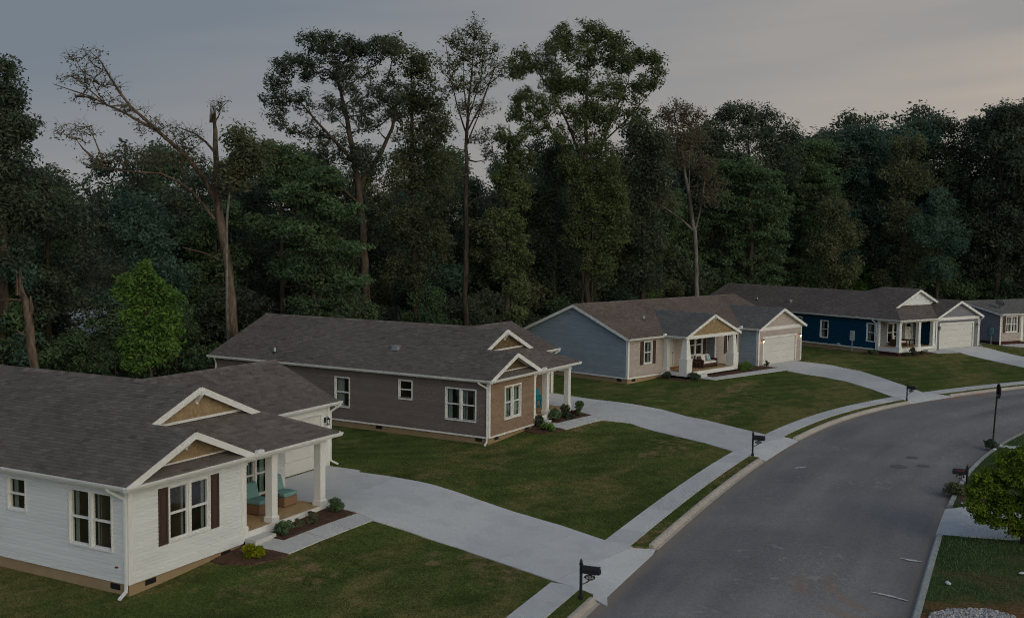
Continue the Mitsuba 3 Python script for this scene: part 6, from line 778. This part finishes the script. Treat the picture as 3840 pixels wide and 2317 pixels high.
SMALL = [grown(7, 5, 4.2, 'leaf_mid', .06, 90, 55, .13, .6), grown(8, 5, 3.8, 'leaf_dark', .06, 90, 55, .13, .6), grown(9, 5, 4.6, 'leaf_bright', .08, 90, 50, .12, .6), grown(10, 5, 4.4, 'leaf_blue', .06, 90, 55, .13, .6)]
EDGE = LineString([(-43, 34), (-36, 47), (-29.5, 60), (-21, 69.5), (-6, 81), (5, 93), (12, 103), (17, 113), (27, 123), (42, 133), (62, 134), (84, 126), (100, 112)])
def height(t): return float(np.interp(t, [0, .13, .25, .4, .5, .6, .72, .85, 1], [14.5, 15.5, 16, 16, 19, 22.5, 25.5, 29, 31]))
rng = np.random.default_rng(77); PLACED = []
def plant(name, label, group, kind, x, y, h, wide, cat):
    k = thing(name, label, cat, group); tw = T().translate([x, y, 0]).rotate([0, 0, 1], float(rng.uniform(0, 360))).scale([h / 16 * wide if kind in KINDS else h / 5 * wide] * 2 + [h / 16 if kind in KINDS else h / 5])
    for part in ('trunk', 'crown'): scene[k + '__' + part] = {**kind[part], 'to_world': tw}
for rw, (off, gap) in enumerate(((2.5, 5.6), (9, 6.0), (16.5, 6.6), (25, 7.2))):
    d = rng.uniform(0, gap)
    while d < EDGE.length:
        t = d / EDGE.length; p, q = EDGE.interpolate(d), EDGE.interpolate(min(d + 1, EDGE.length)); tx, ty = q.x - p.x, q.y - p.y; L = math.hypot(tx, ty) or 1; o = off + rng.uniform(-2, 2); x, y = p.x - ty / L * o, p.y + tx / L * o; d += gap * rng.uniform(.75, 1.3)
        open_ = .26 < t < .47 and rw in (0, 2) and rng.random() < .3     # thin belt behind the brown house
        if open_: continue
        plant('woodland_tree', 'dark leafy tree in the close grown woods behind the houses', 'trees of the woods behind the houses', KINDS[rng.integers(len(KINDS))], x, y, height(t) * rng.uniform(.78, 1.06) * (1 + .04 * rw), rng.uniform(.9, 1.25), 'tree')
d = 0
while d < EDGE.length * .93:
    t = d / EDGE.length; p, q = EDGE.interpolate(d), EDGE.interpolate(d + 1); o = rng.uniform(-2.2, 1.5); x, y = p.x - (q.y - p.y) * o, p.y + (q.x - p.x) * o; d += rng.uniform(2.0, 3.6)
    plant('understory_bush', 'low leafy bush under the trees at the edge of the woods', 'bushes at the edge of the woods', SMALL[rng.integers(4) if rng.random() < .5 else rng.integers(2)], x, y, rng.uniform(3.0, 7.2) * (1.2 if t > .5 else 1), rng.uniform(.75, 1.15), 'bush')
# the far woods beyond the lots read as one mass
c, tk = MB(), MB(); rng = np.random.default_rng(5); cen = []
for a in np.linspace(-62, 58, 210):
    R = rng.uniform(225, 300); x, y = R * math.sin(math.radians(a)), R * math.cos(math.radians(a)); h = rng.uniform(15, 21)
    for j in range(9): cen.append([x + rng.normal(0, 3.2), y + rng.normal(0, 3.2), h * rng.uniform(.08, 1)])
leaf_cloud(c, np.array(cen), 3.4, 40, .75, rng, .8); labels[c.put('distant_woods', 'leaf_dark')] = {'kind': 'stuff', 'label': 'distant woods beyond the lots', 'category': 'woods'}

def shrub(name, label, x, y, r, h, mat, group=None, size=.06, n=26, per=42, z=None, up=.2):
    rng = np.random.default_rng(int(abs(x * 131 + y * 57)) + 3); k = thing(name, label, 'shrub', group); g = float(zt(np.array([x]), np.array([y]))[0]) + .03 if z is None else z; m, c = MB(), MB(); cen = []
    for i in range(n):
        a, f = rng.uniform(0, 6.28), rng.uniform(.2, 1); rr = r * rng.uniform(.1, .95) * math.sin(math.pi * (.18 + .66 * f)); p = np.array([x + rr * math.cos(a), y + rr * math.sin(a), g + h * f * .88]); cen.append(p)
        m.tube([[x + .02 * math.cos(a), y + .02 * math.sin(a), g - .05], [x + rr * .5 * math.cos(a), y + rr * .5 * math.sin(a), g + h * f * .4], p], [.012, .009, .005], 4, False)
    m.put(k + '__stem', 'm_bark'); leaf_cloud(c, np.array(cen), r * .38, per, size, rng, .8, updir=up); c.put(k + '__foliage', mat); return k
def sh(i, u, v, *a, **k): x, y = world(i, u, v); return shrub(k.pop('name', 'shrub'), a[0], x, y, *a[1:], **k)
leafmat('leaf_yellow', (0.16, 0.19, 0.012), (0.25, 0.28, 0.02), (0.36, 0.36, 0.03)); leafmat('leaf_red', (0.045, 0.02, 0.018), (0.08, 0.03, 0.024), (0.10, 0.04, 0.03))
sh(1, 3.83, -.90, 'yellow green shrub in the mulch bed left of the porch step', .33, .34, 'leaf_yellow'); sh(1, 5.72, -.48, 'dark green shrub beside the concrete step of the white house', .30, .42, 'leaf_mid'); sh(1, 6.45, -.5, 'small thin olive plant next to the dark shrub, white house bed', .17, .26, 'leaf_olive', n=12); sh(1, 7.0, -.62, 'small thin green plant in the middle of the white house bed', .18, .3, 'leaf_olive', n=12)
sh(1, 7.45, -.25, 'reddish dead twigs against the porch skirt of the white house', .16, .24, 'leaf_red', n=10, per=16); sh(1, 8.25, -.58, 'round green shrub at the driveway end of the white house bed', .29, .46, 'leaf_mid')
sh(2, 4.55, -.25, 'dark upright shrub left of the step of the brown house', .27, .62, 'leaf_dark'); sh(2, 4.02, -1.0, 'low bright green clump left of the brown house walk', .40, .32, 'leaf_bright'); sh(2, 6.0, -.35, 'green shrub right beside the step of the brown house', .33, .60, 'leaf_mid'); sh(2, 6.95, -.40, 'dark shrub in the middle of the brown house bed', .26, .72, 'leaf_dark'); sh(2, 6.75, -.8, 'low dark plant at the front of the brown house bed', .25, .3, 'leaf_dark'); sh(2, 7.1, -.75, 'reddish low shrub between the upright shrubs of the brown house', .26, .36, 'leaf_red'); sh(2, 7.72, -.86, 'tall leafy shrub at the driveway end of the brown house bed', .28, .80, 'leaf_mid')
sh(3, 3.55, -.75, 'round dark shrub left of the blue grey house porch', .30, .48, 'leaf_dark'); sh(3, 4.1, -2.5, 'dark shrub at the left porch corner of the blue grey house', .42, .46, 'leaf_dark'); sh(3, 10.9, -2.35, 'bright green shrub right of the porch column, blue grey house', .55, .62, 'leaf_bright'); sh(3, 11.55, -2.3, 'second bright shrub nearer the garage, blue grey house', .40, .5, 'leaf_mid'); sh(3, 14.25, -2.2, 'thin young plant at the garage corner of the blue grey house', .20, .46, 'leaf_olive', n=10)
sh(4, -.25, .2, 'pale green shrub at the left porch post of the navy house', .3, .4, 'leaf_mid'); sh(4, .6, -2.4, 'low pale plant in front of the navy house porch side', .25, .3, 'leaf_olive', n=12); sh(4, .95, -2.75, 'round black green shrub at the porch corner of the navy house', .34, .75, 'leaf_dark'); sh(4, 2.0, -2.9, 'low dark plant right of the round shrub, navy house', .25, .3, 'leaf_dark', n=12)

# ---------------------------------------------------------------- porch furniture
def rbox(x0, x1, y0, y1, z0, z1, r=.04):
    import manifold3d as m3
    s = [m3.Manifold.sphere(r, 12).translate((x, y, z)) for x in (x0 + r, x1 - r) for y in (y0 + r, y1 - r) for z in (z0 + r, z1 - r)]; h = m3.Manifold.batch_hull(s).to_mesh(); return trimesh.Trimesh(h.vert_properties[:, :3], h.tri_verts)
def slipper(H, u, v, label):
    k = thing('porch_chair', label, 'chair', ); z = .65; W_, D_ = .66, .72
    q = H.mb(); q.mesh(rbox(u, u + W_, v, v + D_, z + .02, z + .33, .02)); q.put(k + '__base', 'm_wicker'); q = H.mb(); q.mesh(rbox(u, u + W_, v - .02, v + D_ - .14, z + .33, z + .48, .05)); q.put(k + '__seat_cushion', 'm_cushion', smooth=True)
    b = rbox(u + .01, u + W_ - .01, v + D_ - .2, v + D_ - .02, z + .44, z + .95, .06); b.vertices[:, 1] += (b.vertices[:, 2] - z - .44) * .28; H.mb().mesh(b).put(k + '__back_cushion', 'm_cushion', smooth=True)
slipper(H1, 6.2, .92, 'teal cushioned wicker chair behind the left porch post of the white house'); slipper(H1, 7.42, .9, 'teal cushioned wicker chair nearer the driveway, white house porch')
k = thing('side_table', 'dark wooden side table between the two wicker chairs', 'table'); H1.mb().box(6.95, 7.36, 1.05, 1.5, 1.08, 1.12).put(k + '__table_top', 'm_dark_wood')
for a in (6.98, 7.29):
    for b in (1.08, 1.43): H1.mb().box(a, a + .04, b, b + .04, .65, 1.08).put(k + '__leg', 'm_dark_wood')
k = thing('patio_chair', 'turquoise slatted chair on the porch of the brown house', 'chair'); z = .65; q = H2.mb(); q.box(7.25, 7.8, 1.0, 1.5, z + .4, z + .44).put(k + '__seat', 'm_teal')
for j in range(5): H2.mb().bar((7.29 + j * .117, 1.5, z + .44), (7.29 + j * .117, 1.64, z + .98), .085, .025, (0, 1, 0)).put(k + '__back_slat', 'm_teal')
H2.mb().bar((7.24, 1.64, z + .96), (7.81, 1.64, z + .96), .12, .03).put(k + '__top_rail', 'm_teal')
for a in (7.27, 7.74):
    H2.mb().box(a - .03, a + .05, .98, 1.52, z + .62, z + .65).put(k + '__arm', 'm_teal')
    for b in (1.0, 1.44): H2.mb().box(a, a + .045, b, b + .045, z, z + .62).put(k + '__leg', 'm_teal')
def loveseat(H, u0, u1, v0, v1, z, label, pill, cushion='m_cushion_white', n=2):
    k = thing('porch_sofa', label, 'sofa'); H.mb().box(u0 + .09, u1 - .09, v0 + .02, v1 - .05, z + .12, z + .3).put(k + '__frame', 'm_dark_wood')
    for a in (u0, u1 - .09): H.mb().box(a, a + .09, v0, v1, z, z + .6).put(k + '__arm', 'm_dark_wood')
    for j in range(9): H.mb().box(u0 + .1 + j * (u1 - u0 - .24) / 8, u0 + .14 + j * (u1 - u0 - .24) / 8, v1 - .07, v1 - .03, z + .28, z + .78).put(k + '__back_slat', 'm_dark_wood')
    H.mb().box(u0 + .09, u1 - .09, v1 - .09, v1, z + .74, z + .82).put(k + '__top_rail', 'm_dark_wood'); w = (u1 - u0 - .2) / n
    for j in range(n):
        H.mb().mesh(rbox(u0 + .1 + j * w + .005, u0 + .1 + (j + 1) * w - .005, v0 + .01, v1 - .16, z + .3, z + .44, .045)).put(k + '__seat_cushion', cushion, smooth=True); b = rbox(u0 + .1 + j * w + .01, u0 + .1 + (j + 1) * w - .01, v1 - .26, v1 - .1, z + .42, z + .86, .06); b.vertices[:, 1] += (b.vertices[:, 2] - z - .42) * .15; H.mb().mesh(b).put(k + '__back_cushion', cushion, smooth=True)
    for a, mt in pill:
        b = rbox(-.21, .21, -.06, .06, -.2, .2, .055); b.apply_transform(trimesh.transformations.rotation_matrix(-.35, [1, 0, 0])); b.apply_translation([a, v1 - .34, z + .63]); kk = thing('cushion', {'m_pillow_blue': 'pale blue scatter cushion', 'm_dark_wood': 'dark brown scatter cushion', 'm_cushion_white': 'white scatter cushion'}[mt] + ' on the porch sofa of the ' + ('blue grey house' if H is H3 else 'navy house'), 'cushion'); H.mb().mesh(b).put(kk, mt, smooth=True, exact=True)
loveseat(H3, 7.0, 8.85, -1.35, -.5, .6, 'dark wood sofa with white cushions on the blue grey house porch', [(8.4, 'm_pillow_blue'), (7.3, 'm_dark_wood')])
loveseat(H4, 1.25, 2.6, -1.0, -.25, .72, 'dark framed sofa with pinkish white cushions behind the navy house porch post', [(1.75, 'm_dark_wood')], n=2)
k = thing('coffee_table', 'dark low table beside the sofa on the navy house porch', 'table'); H4.mb().box(3.1, 3.95, -.9, -.3, 1.14, 1.19).put(k + '__table_top', 'm_black')
for a in (3.13, 3.87):
    for b in (-.87, -.38): H4.mb().box(a, a + .05, b, b + .05, .72, 1.14).put(k + '__leg', 'm_black')
k = thing('side_table', 'dark square side table left of the sofa, blue grey house porch', 'table'); H3.mb().box(6.35, 6.85, -1.2, -.7, 1.02, 1.06).put(k + '__table_top', 'm_dark_wood')
for a in (6.38, 6.77):
    for b in (-1.17, -.78): H3.mb().box(a, a + .05, b, b + .05, .6, 1.02).put(k + '__leg', 'm_dark_wood')

# ---------------------------------------------------------------- letterboxes, sign, litter
plain('m_plate_grey', (0.10, 0.105, 0.115), 0.5); matt('m_number', (0.38, 0.39, 0.39))
def mailbox(x, y, z0, dirx, diry, label, number=None, flag=False, plate='m_black'):
    k = thing('mailbox', label, 'mailbox'); fr = frame([x, y, z0], [dirx, diry, 0], [-diry, dirx, 0]); m = MB(fr)
    m.tube([(0, 0, -.1), (0, 0, .98)], .042, 10).tube([(0, 0, 0), (0, 0, .1)], .065, 10).tube([(0, 0, .95), (0, 0, 1.0)], .055, 10); m.put(k + '__post', 'm_black', smooth=False); MB(fr).tube([(0, 0, 1.0), (0, 0, 1.05), (0, 0, 1.14)], [.035, .045, .006], 10).ball((0, 0, 1.05), .045, 1).put(k + '__finial', 'm_black')
    a = np.linspace(0, math.pi, 11); prof = np.array([(-.085, .0)] + [(-.085 * math.cos(t), .11 + .085 * math.sin(t)) for t in a] + [(.085, 0)]); f = lambda X, s=1.0, c=.095: [(X, p * s, .76 + c + (q - c) * s) for p, q in prof]
    MB(fr).loft(f(.05), f(.50)).put(k + '__box', 'm_black', smooth=35); MB(fr).loft(f(.50, 1.08), f(.535, 1.08)).put(k + '__door', 'm_black', smooth=35); MB(fr).box(.535, .56, -.015, .015, .9, .95).put(k + '__door_knob', 'm_metal')
    MB(fr).box(.0, .5, -.02, .02, .73, .758).put(k + '__bracket', 'm_black')
    for s in np.linspace(0, 1, 2): pass
    t = np.linspace(-math.pi / 2, math.pi, 14); MB(fr).tube([(.14 + .10 * math.cos(q) * (1 - .04 * i), 0, .60 + .10 * math.sin(q) * (1 - .04 * i)) for i, q in enumerate(t)], .012, 6).tube([(.03, 0, .42), (.18, 0, .5), (.33, 0, .62), (.40, 0, .735)], .012, 6).tube([(.26 + .07 * math.cos(q), 0, .655 + .07 * math.sin(q)) for q in np.linspace(0, 2 * math.pi, 12)], .011, 6).put(k + '__scroll', 'm_black')
    if number is not None:
        MB(fr).add(np.array([(.1 + .15 * (1 + math.cos(q)), -.016, .64 + .075 * math.sin(q)) for q in np.linspace(0, 2 * math.pi, 20, endpoint=False)] + [(.1 + .15 * (1 + math.cos(q)), .016, .64 + .075 * math.sin(q)) for q in np.linspace(0, 2 * math.pi, 20, endpoint=False)]), [[0, i, i + 1] for i in range(1, 19)] + [[20, 20 + i + 1, 20 + i] for i in range(1, 19)]).put(k + '__number_plate', plate)
        if not number: return k
        tm = meshkit.text_mesh(number, .085, .004, True); w = tm.vertices[:, 0].max(); v = tm.vertices
        for sgn in (-1, 1): MB(fr).add(np.column_stack([.25 + sgn * -1 * (v[:, 0] - w / 2) if sgn > 0 else .25 + (v[:, 0] - w / 2), sgn * (.017 + v[:, 2]), .60 + v[:, 1]]), tm.faces).put(k + '__number', 'm_number')
    if flag: MB(fr).box(.12, .36, .088, .096, .86, .9).put(k + '__flag', 'm_red_plate')
    return k
mailbox(1.95, 27.99, 0, .93, -.36, 'black scrollwork mailbox with a number plate nearest the camera, by the white house driveway', '604'); mailbox(10.95, 47.13, 0, .90, -.43, 'black scrollwork mailbox beside the brown house driveway', '', plate='m_plate_grey'); mailbox(24.19, 63.95, 0, .72, -.69, 'black scrollwork mailbox beside the driveway of the blue grey house', '', plate='m_plate_grey')
mailbox(17.78, 40.5, 0, -.96, .28, 'black mailbox with a number across the road, left of the young tree', '621', True)
k = thing('road_sign', 'dark steel pole with an edge on red sign, across the road', 'sign'); fr = frame([23.09, 49.97, 0], [.14, .99, 0], [.99, -.14, 0]); MB(fr).tube([(0, 0, -.1), (0, .06, 1.5), (-.03, .13, 3.0)], .04, 10).put(k + '__pole', 'm_black')
o8 = [(.375 * math.cos(a), .375 * math.sin(a)) for a in np.arange(8) * math.pi / 4 + math.pi / 8]; MB(fr).loft([(p - .03, .165, 2.68 + q) for p, q in o8], [(p - .03, .175, 2.68 + q) for p, q in o8]).put(k + '__plate', 'm_red_plate'); MB(fr).loft([(p * .99 - .03, .155, 2.68 + q * .99) for p, q in o8], [(p * .99 - .03, .164, 2.68 + q * .99) for p, q in o8]).put(k + '__plate_back', 'm_black'); MB(fr).box(-.09, .03, .1, .153, 2.45, 2.5).put(k + '__clamp', 'm_metal')
# white plastic sheet heaped at the foot of the pole
k = thing('plastic_sheet', 'crumpled white plastic sheet on the grass at the sign pole', 'plastic sheet'); u, v = np.meshgrid(np.linspace(0, 1, 26), np.linspace(0, 1, 14)); X = 23.2 + u * 1.75 + v * .35; Y = 49.75 - u * 1.5 + v * .5; Zs = .04 + .30 * np.abs(meshkit.fbm(np.stack([u * 5, v * 4, u * 0], -1), 3, 4) - .3) * np.sin(math.pi * np.clip(v, .04, .96)) * np.sin(math.pi * np.clip(u, .05, .95)); ix = np.arange(26 * 14).reshape(14, 26)
MB().add(np.stack([X, Y, Zs], -1).reshape(-1, 3), np.stack([ix[:-1, :-1], ix[:-1, 1:], ix[1:, 1:], ix[1:, :-1]], -1).reshape(-1, 4)).put(k, 'm_white_matter', exact=True)
for i, (x, y, lab) in enumerate(((22.75, 49.0, 'white scrap of litter left of the sign pole'), (23.3, 48.6, 'white scrap of litter below the plastic sheet'), (12.55, 29.55, 'crushed white cup lying in the rough grass'), (15.15, 30.55, 'flat white scrap lying on the grass under the tree'), (15.5, 29.7, 'thin white strip on the grass at the right edge'))):
    k = thing('litter', lab, 'litter'); r = np.random.default_rng(i); m = trimesh.creation.icosphere(subdivisions=2); m.vertices *= np.array([.12, .07, .05 if i != 3 else .025]) * (1 + .5 * (meshkit.noise(m.vertices * 3 + i)[:, None] - .5)); m.apply_transform(trimesh.transformations.rotation_matrix(r.uniform(0, 6), [0, 0, 1])); MB().mesh(trimesh.Trimesh(m.vertices + [x, y, .05], m.faces)).put(k, 'm_white_matter', exact=True)
shrub('shrub', 'dark weedy shrub at the foot of the sign pole', 22.85, 49.55, .34, .4, 'leaf_dark', z=0)
shrub('shrub', 'flowering shrub round the foot of the mailbox across the road', 17.3, 40.3, .5, .42, 'leaf_olive', z=0, n=40); shrub('shrub', 'leafy shrub right of the mailbox across the road', 18.4, 40.7, .5, .42, 'leaf_mid', z=0, n=40)
for i, (x, y, z) in enumerate(((18.15, 40.0, .52), (18.75, 40.3, .62), (18.3, 40.1, .55), (18.9, 40.35, .68))):
    if i % 2 == 0:
        k = thing('red_flower', ('lower' if i == 0 else 'upper') + ' red flower cluster beside the young tree', 'flower'); rr = np.random.default_rng(i); c = MB(); leaf_cloud(c, np.array([[x + .1 * j, y, z + .03 * j] for j in range(3)]), .11, 26, .045, rr, .9); c.put(k + '__petals', 'm_flower_red'); MB().tube([(x, y, 0), (x + .05, y, z)], .01, 4).put(k + '__stem', 'leaf_mid')
k = structure('flower_bed', 'bare brown soil bed below the mailbox across the road'); sheet(Polygon([(16.7, 38.75), (18.6, 38.9), (19.2, 41), (17.9, 41.4)]), lambda x, y: .012 + .03 * meshkit.noise(np.stack([x * 5, y * 5, x * 0], -1)), .25, .05).put(k, 'm_mulch', exact=True)
for i, (x, y) in enumerate(((16.95, 38.75), (17.2, 38.78), (17.42, 38.8))):
    k = thing('edging_stone', 'pale edging stone along the soil bed across the road', 'stone', 'edging stones of the soil bed'); m = trimesh.creation.icosphere(subdivisions=2); m.vertices *= np.array([.13, .09, .06]) * (1 + .4 * (meshkit.noise(m.vertices * 2 + i * 5)[:, None] - .5)); MB().mesh(trimesh.Trimesh(m.vertices + [x, y, .05], m.faces)).put(k, 'm_white_matter', exact=True)

# the young tree on the right
leafmat('leaf_young', (0.075, 0.130, 0.020), (0.165, 0.235, 0.032), (0.26, 0.32, 0.046))
k = thing('young_tree', 'bright green young tree in the right foreground, cut off by the frame', 'tree'); rng = np.random.default_rng(12)
blobs = [(17.2, 34.0, 3.12, .45, .6, .22, 14), (16.75, 33.95, 2.92, .5, .6, .22, 16), (16.35, 33.9, 2.62, .5, .7, .25, 18), (15.9, 33.9, 2.25, .48, .6, .22, 18), (15.35, 33.85, 2.05, .36, .5, .2, 13), (15.15, 33.8, 1.65, .30, .5, .2, 11), (15.7, 33.7, 1.7, .5, .7, .26, 20), (16.4, 33.8, 1.95, .6, .8, .3, 24), (17.2, 33.9, 2.2, .7, .8, .35, 26), (18.0, 34.0, 2.4, .7, .8, .4, 24),
         (15.2, 33.75, 1.22, .38, .5, .18, 12), (15.8, 33.65, 1.2, .5, .6, .24, 18), (16.5, 33.7, 1.35, .6, .7, .28, 24), (17.3, 33.8, 1.5, .7, .8, .35, 26), (15.35, 33.75, .86, .30, .4, .14, 8), (15.95, 33.65, .74, .42, .5, .18, 13), (16.6, 33.65, .72, .45, .5, .2, 14), (17.4, 33.75, .8, .6, .6, .28, 18), (16.4, 33.6, .36, .25, .3, .14, 6), (17.1, 33.7, .34, .4, .4, .18, 9), (18.0, 33.9, 1.4, .7, .8, .5, 24)]
pts, tone = clump_points(blobs, rng); m = MB(); limbs(m, [[(16.75, 33.85, -.1, .07), (16.7, 33.85, .8, .06), (16.8, 33.9, 1.7, .04), (16.95, 34.0, 2.9, .012)], [(16.72, 33.85, .5, .045), (16.2, 33.8, 1.3, .03), (15.7, 33.8, 1.9, .012)], [(16.72, 33.85, .6, .045), (17.4, 33.95, 1.4, .03), (17.8, 34.0, 2.2, .012)]], pts, rng, .007, sub=.3); m.put(k + '__trunk', 'm_bark', smooth=True)
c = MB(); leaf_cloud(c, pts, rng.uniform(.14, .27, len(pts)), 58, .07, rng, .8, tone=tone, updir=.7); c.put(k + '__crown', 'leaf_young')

# ---------------------------------------------------------------- gravel, grass
rng = np.random.default_rng(21); GP = Polygon([(10.62, 25.6), (10.75, 26.35), (11.15, 27.0), (11.7, 27.32), (12.4, 27.42), (12.9, 27.2), (13.2, 26.6), (13.2, 25.4)])
st = trimesh.creation.icosphere(subdivisions=0); m = MB(); x0, y0, x1, y1 = GP.bounds; P = rng.uniform([x0, y0], [x1, y1], (5200, 2)); P = P[shapely.contains_xy(GP.buffer(.08), P[:, 0], P[:, 1])]
for i, p in enumerate(P):
    s = rng.uniform(.022, .055); q = st.vertices * rng.uniform(.6, 1.2, 3) * s * (1 + .25 * rng.normal(size=(12, 1))) ; a = rng.uniform(0, 6.3); q = q @ np.array([[math.cos(a), math.sin(a), 0], [-math.sin(a), math.cos(a), 0], [0, 0, 1]]); m.add(q + [p[0], p[1], .02 + rng.uniform(0, .05)], st.faces, np.array([rng.random(), .5]))
labels[m.put('gravel', 'm_gravel')] = {'kind': 'stuff', 'label': 'heap of pale crushed gravel in the lower right corner', 'category': 'gravel'}
def tufts(key, label, region, n, hmin, hmax, mat, seed, keep=lambda x, y: np.ones(len(x), bool)):
    rng = np.random.default_rng(seed); x0, y0, x1, y1 = region.bounds; P = rng.uniform([x0, y0], [x1, y1], (n, 2)); P = P[shapely.contains_xy(region, P[:, 0], P[:, 1])]; P = P[keep(P[:, 0], P[:, 1])]; k = len(P); z = zt(P[:, 0], P[:, 1])
    a = rng.uniform(0, 6.283, k); w = rng.uniform(.006, .016, k); h = rng.uniform(hmin, hmax, k); l = rng.normal(0, .5, (k, 2)) * h[:, None]; b = np.column_stack([np.cos(a) * w, np.sin(a) * w, 0 * a]); B = np.column_stack([P, z - .005])
    V = np.stack([B - b, B + b, B + np.column_stack([l, h])], 1).reshape(-1, 3); F = np.arange(3 * k).reshape(-1, 3); UV = np.repeat(np.column_stack([rng.random(k), meshkit.noise(np.column_stack([P * .8, 0 * z]))]), 3, 0)
    mm = MB(); mm.v.append(V); mm.f.append(F); mm.u.append(UV); mm.n = len(V); labels[mm.put(key, mat)] = {'kind': 'stuff', 'label': label, 'category': 'grass'}
def bladefn(p, n, uv):
    med = FB(p.x * 0.55, p.y * 0.55, 5, 3); dry, bare = lawn_tone(p); g = MIX((0.038, 0.058, 0.016), (0.105, 0.135, 0.036), dr.clip(uv.x * .5 + uv.y * .3 + med * .9 - .4, 0, 1))
    return MIX(g, mi.Color3f(0.185, 0.148, 0.060), dr.maximum(dry, bare) * dr.select(uv.x > .45, 0.75, 0.25))
procd('m_blade', bladefn)
view = Polygon([(-16, 24), (3, 24), (12, 45), (14, 62), (0, 58), (-4, 48), (-9, 42), (-7, 30), (-15, 31)])
NEAR = LAWN.difference(shapely.union_all(DRIVES + SIDE).buffer(.03)).intersection(view).difference(shapely.union_all([poly([world(1, *p) for p in ((0, -.05), (4.4, -.05), (3, -1.4), (8.6, -2.05), (8.8, 4), (14, 4), (14, 10), (0, 17))]), poly([world(1, *p) for p in ((2.95, 0), (3, -1), (4, -1.78), (8.5, -2.08), (8.8, 0))]), poly([world(2, *p) for p in ((0, 0), (3, 0), (3.4, -1.5), (8.2, -2.3), (14, 4), (0, 17))])])).buffer(0)
tufts('grass', 'short mown grass of the near lawns', NEAR, 520000, .025, .06, 'm_blade', 31, keep=lambda x, y: np.random.default_rng(1).random(len(x)) < np.clip((46 / np.hypot(x, y)) ** 2 * .55, .1, 1))
tufts('grass', 'rough weedy grass across the road', LAWNR.difference(DRIVER.buffer(.05)).difference(GP).intersection(Polygon([(9, 24), (17, 24), (20, 40), (27, 54), (24, 54), (14, 36)])), 90000, .04, .13, 'leaf_mid', 32, keep=lambda x, y: meshkit.fbm(np.stack([x * .8, y * .8, x * 0], -1), 3, 2) > (.38 + .5 * (y < 28.2)))
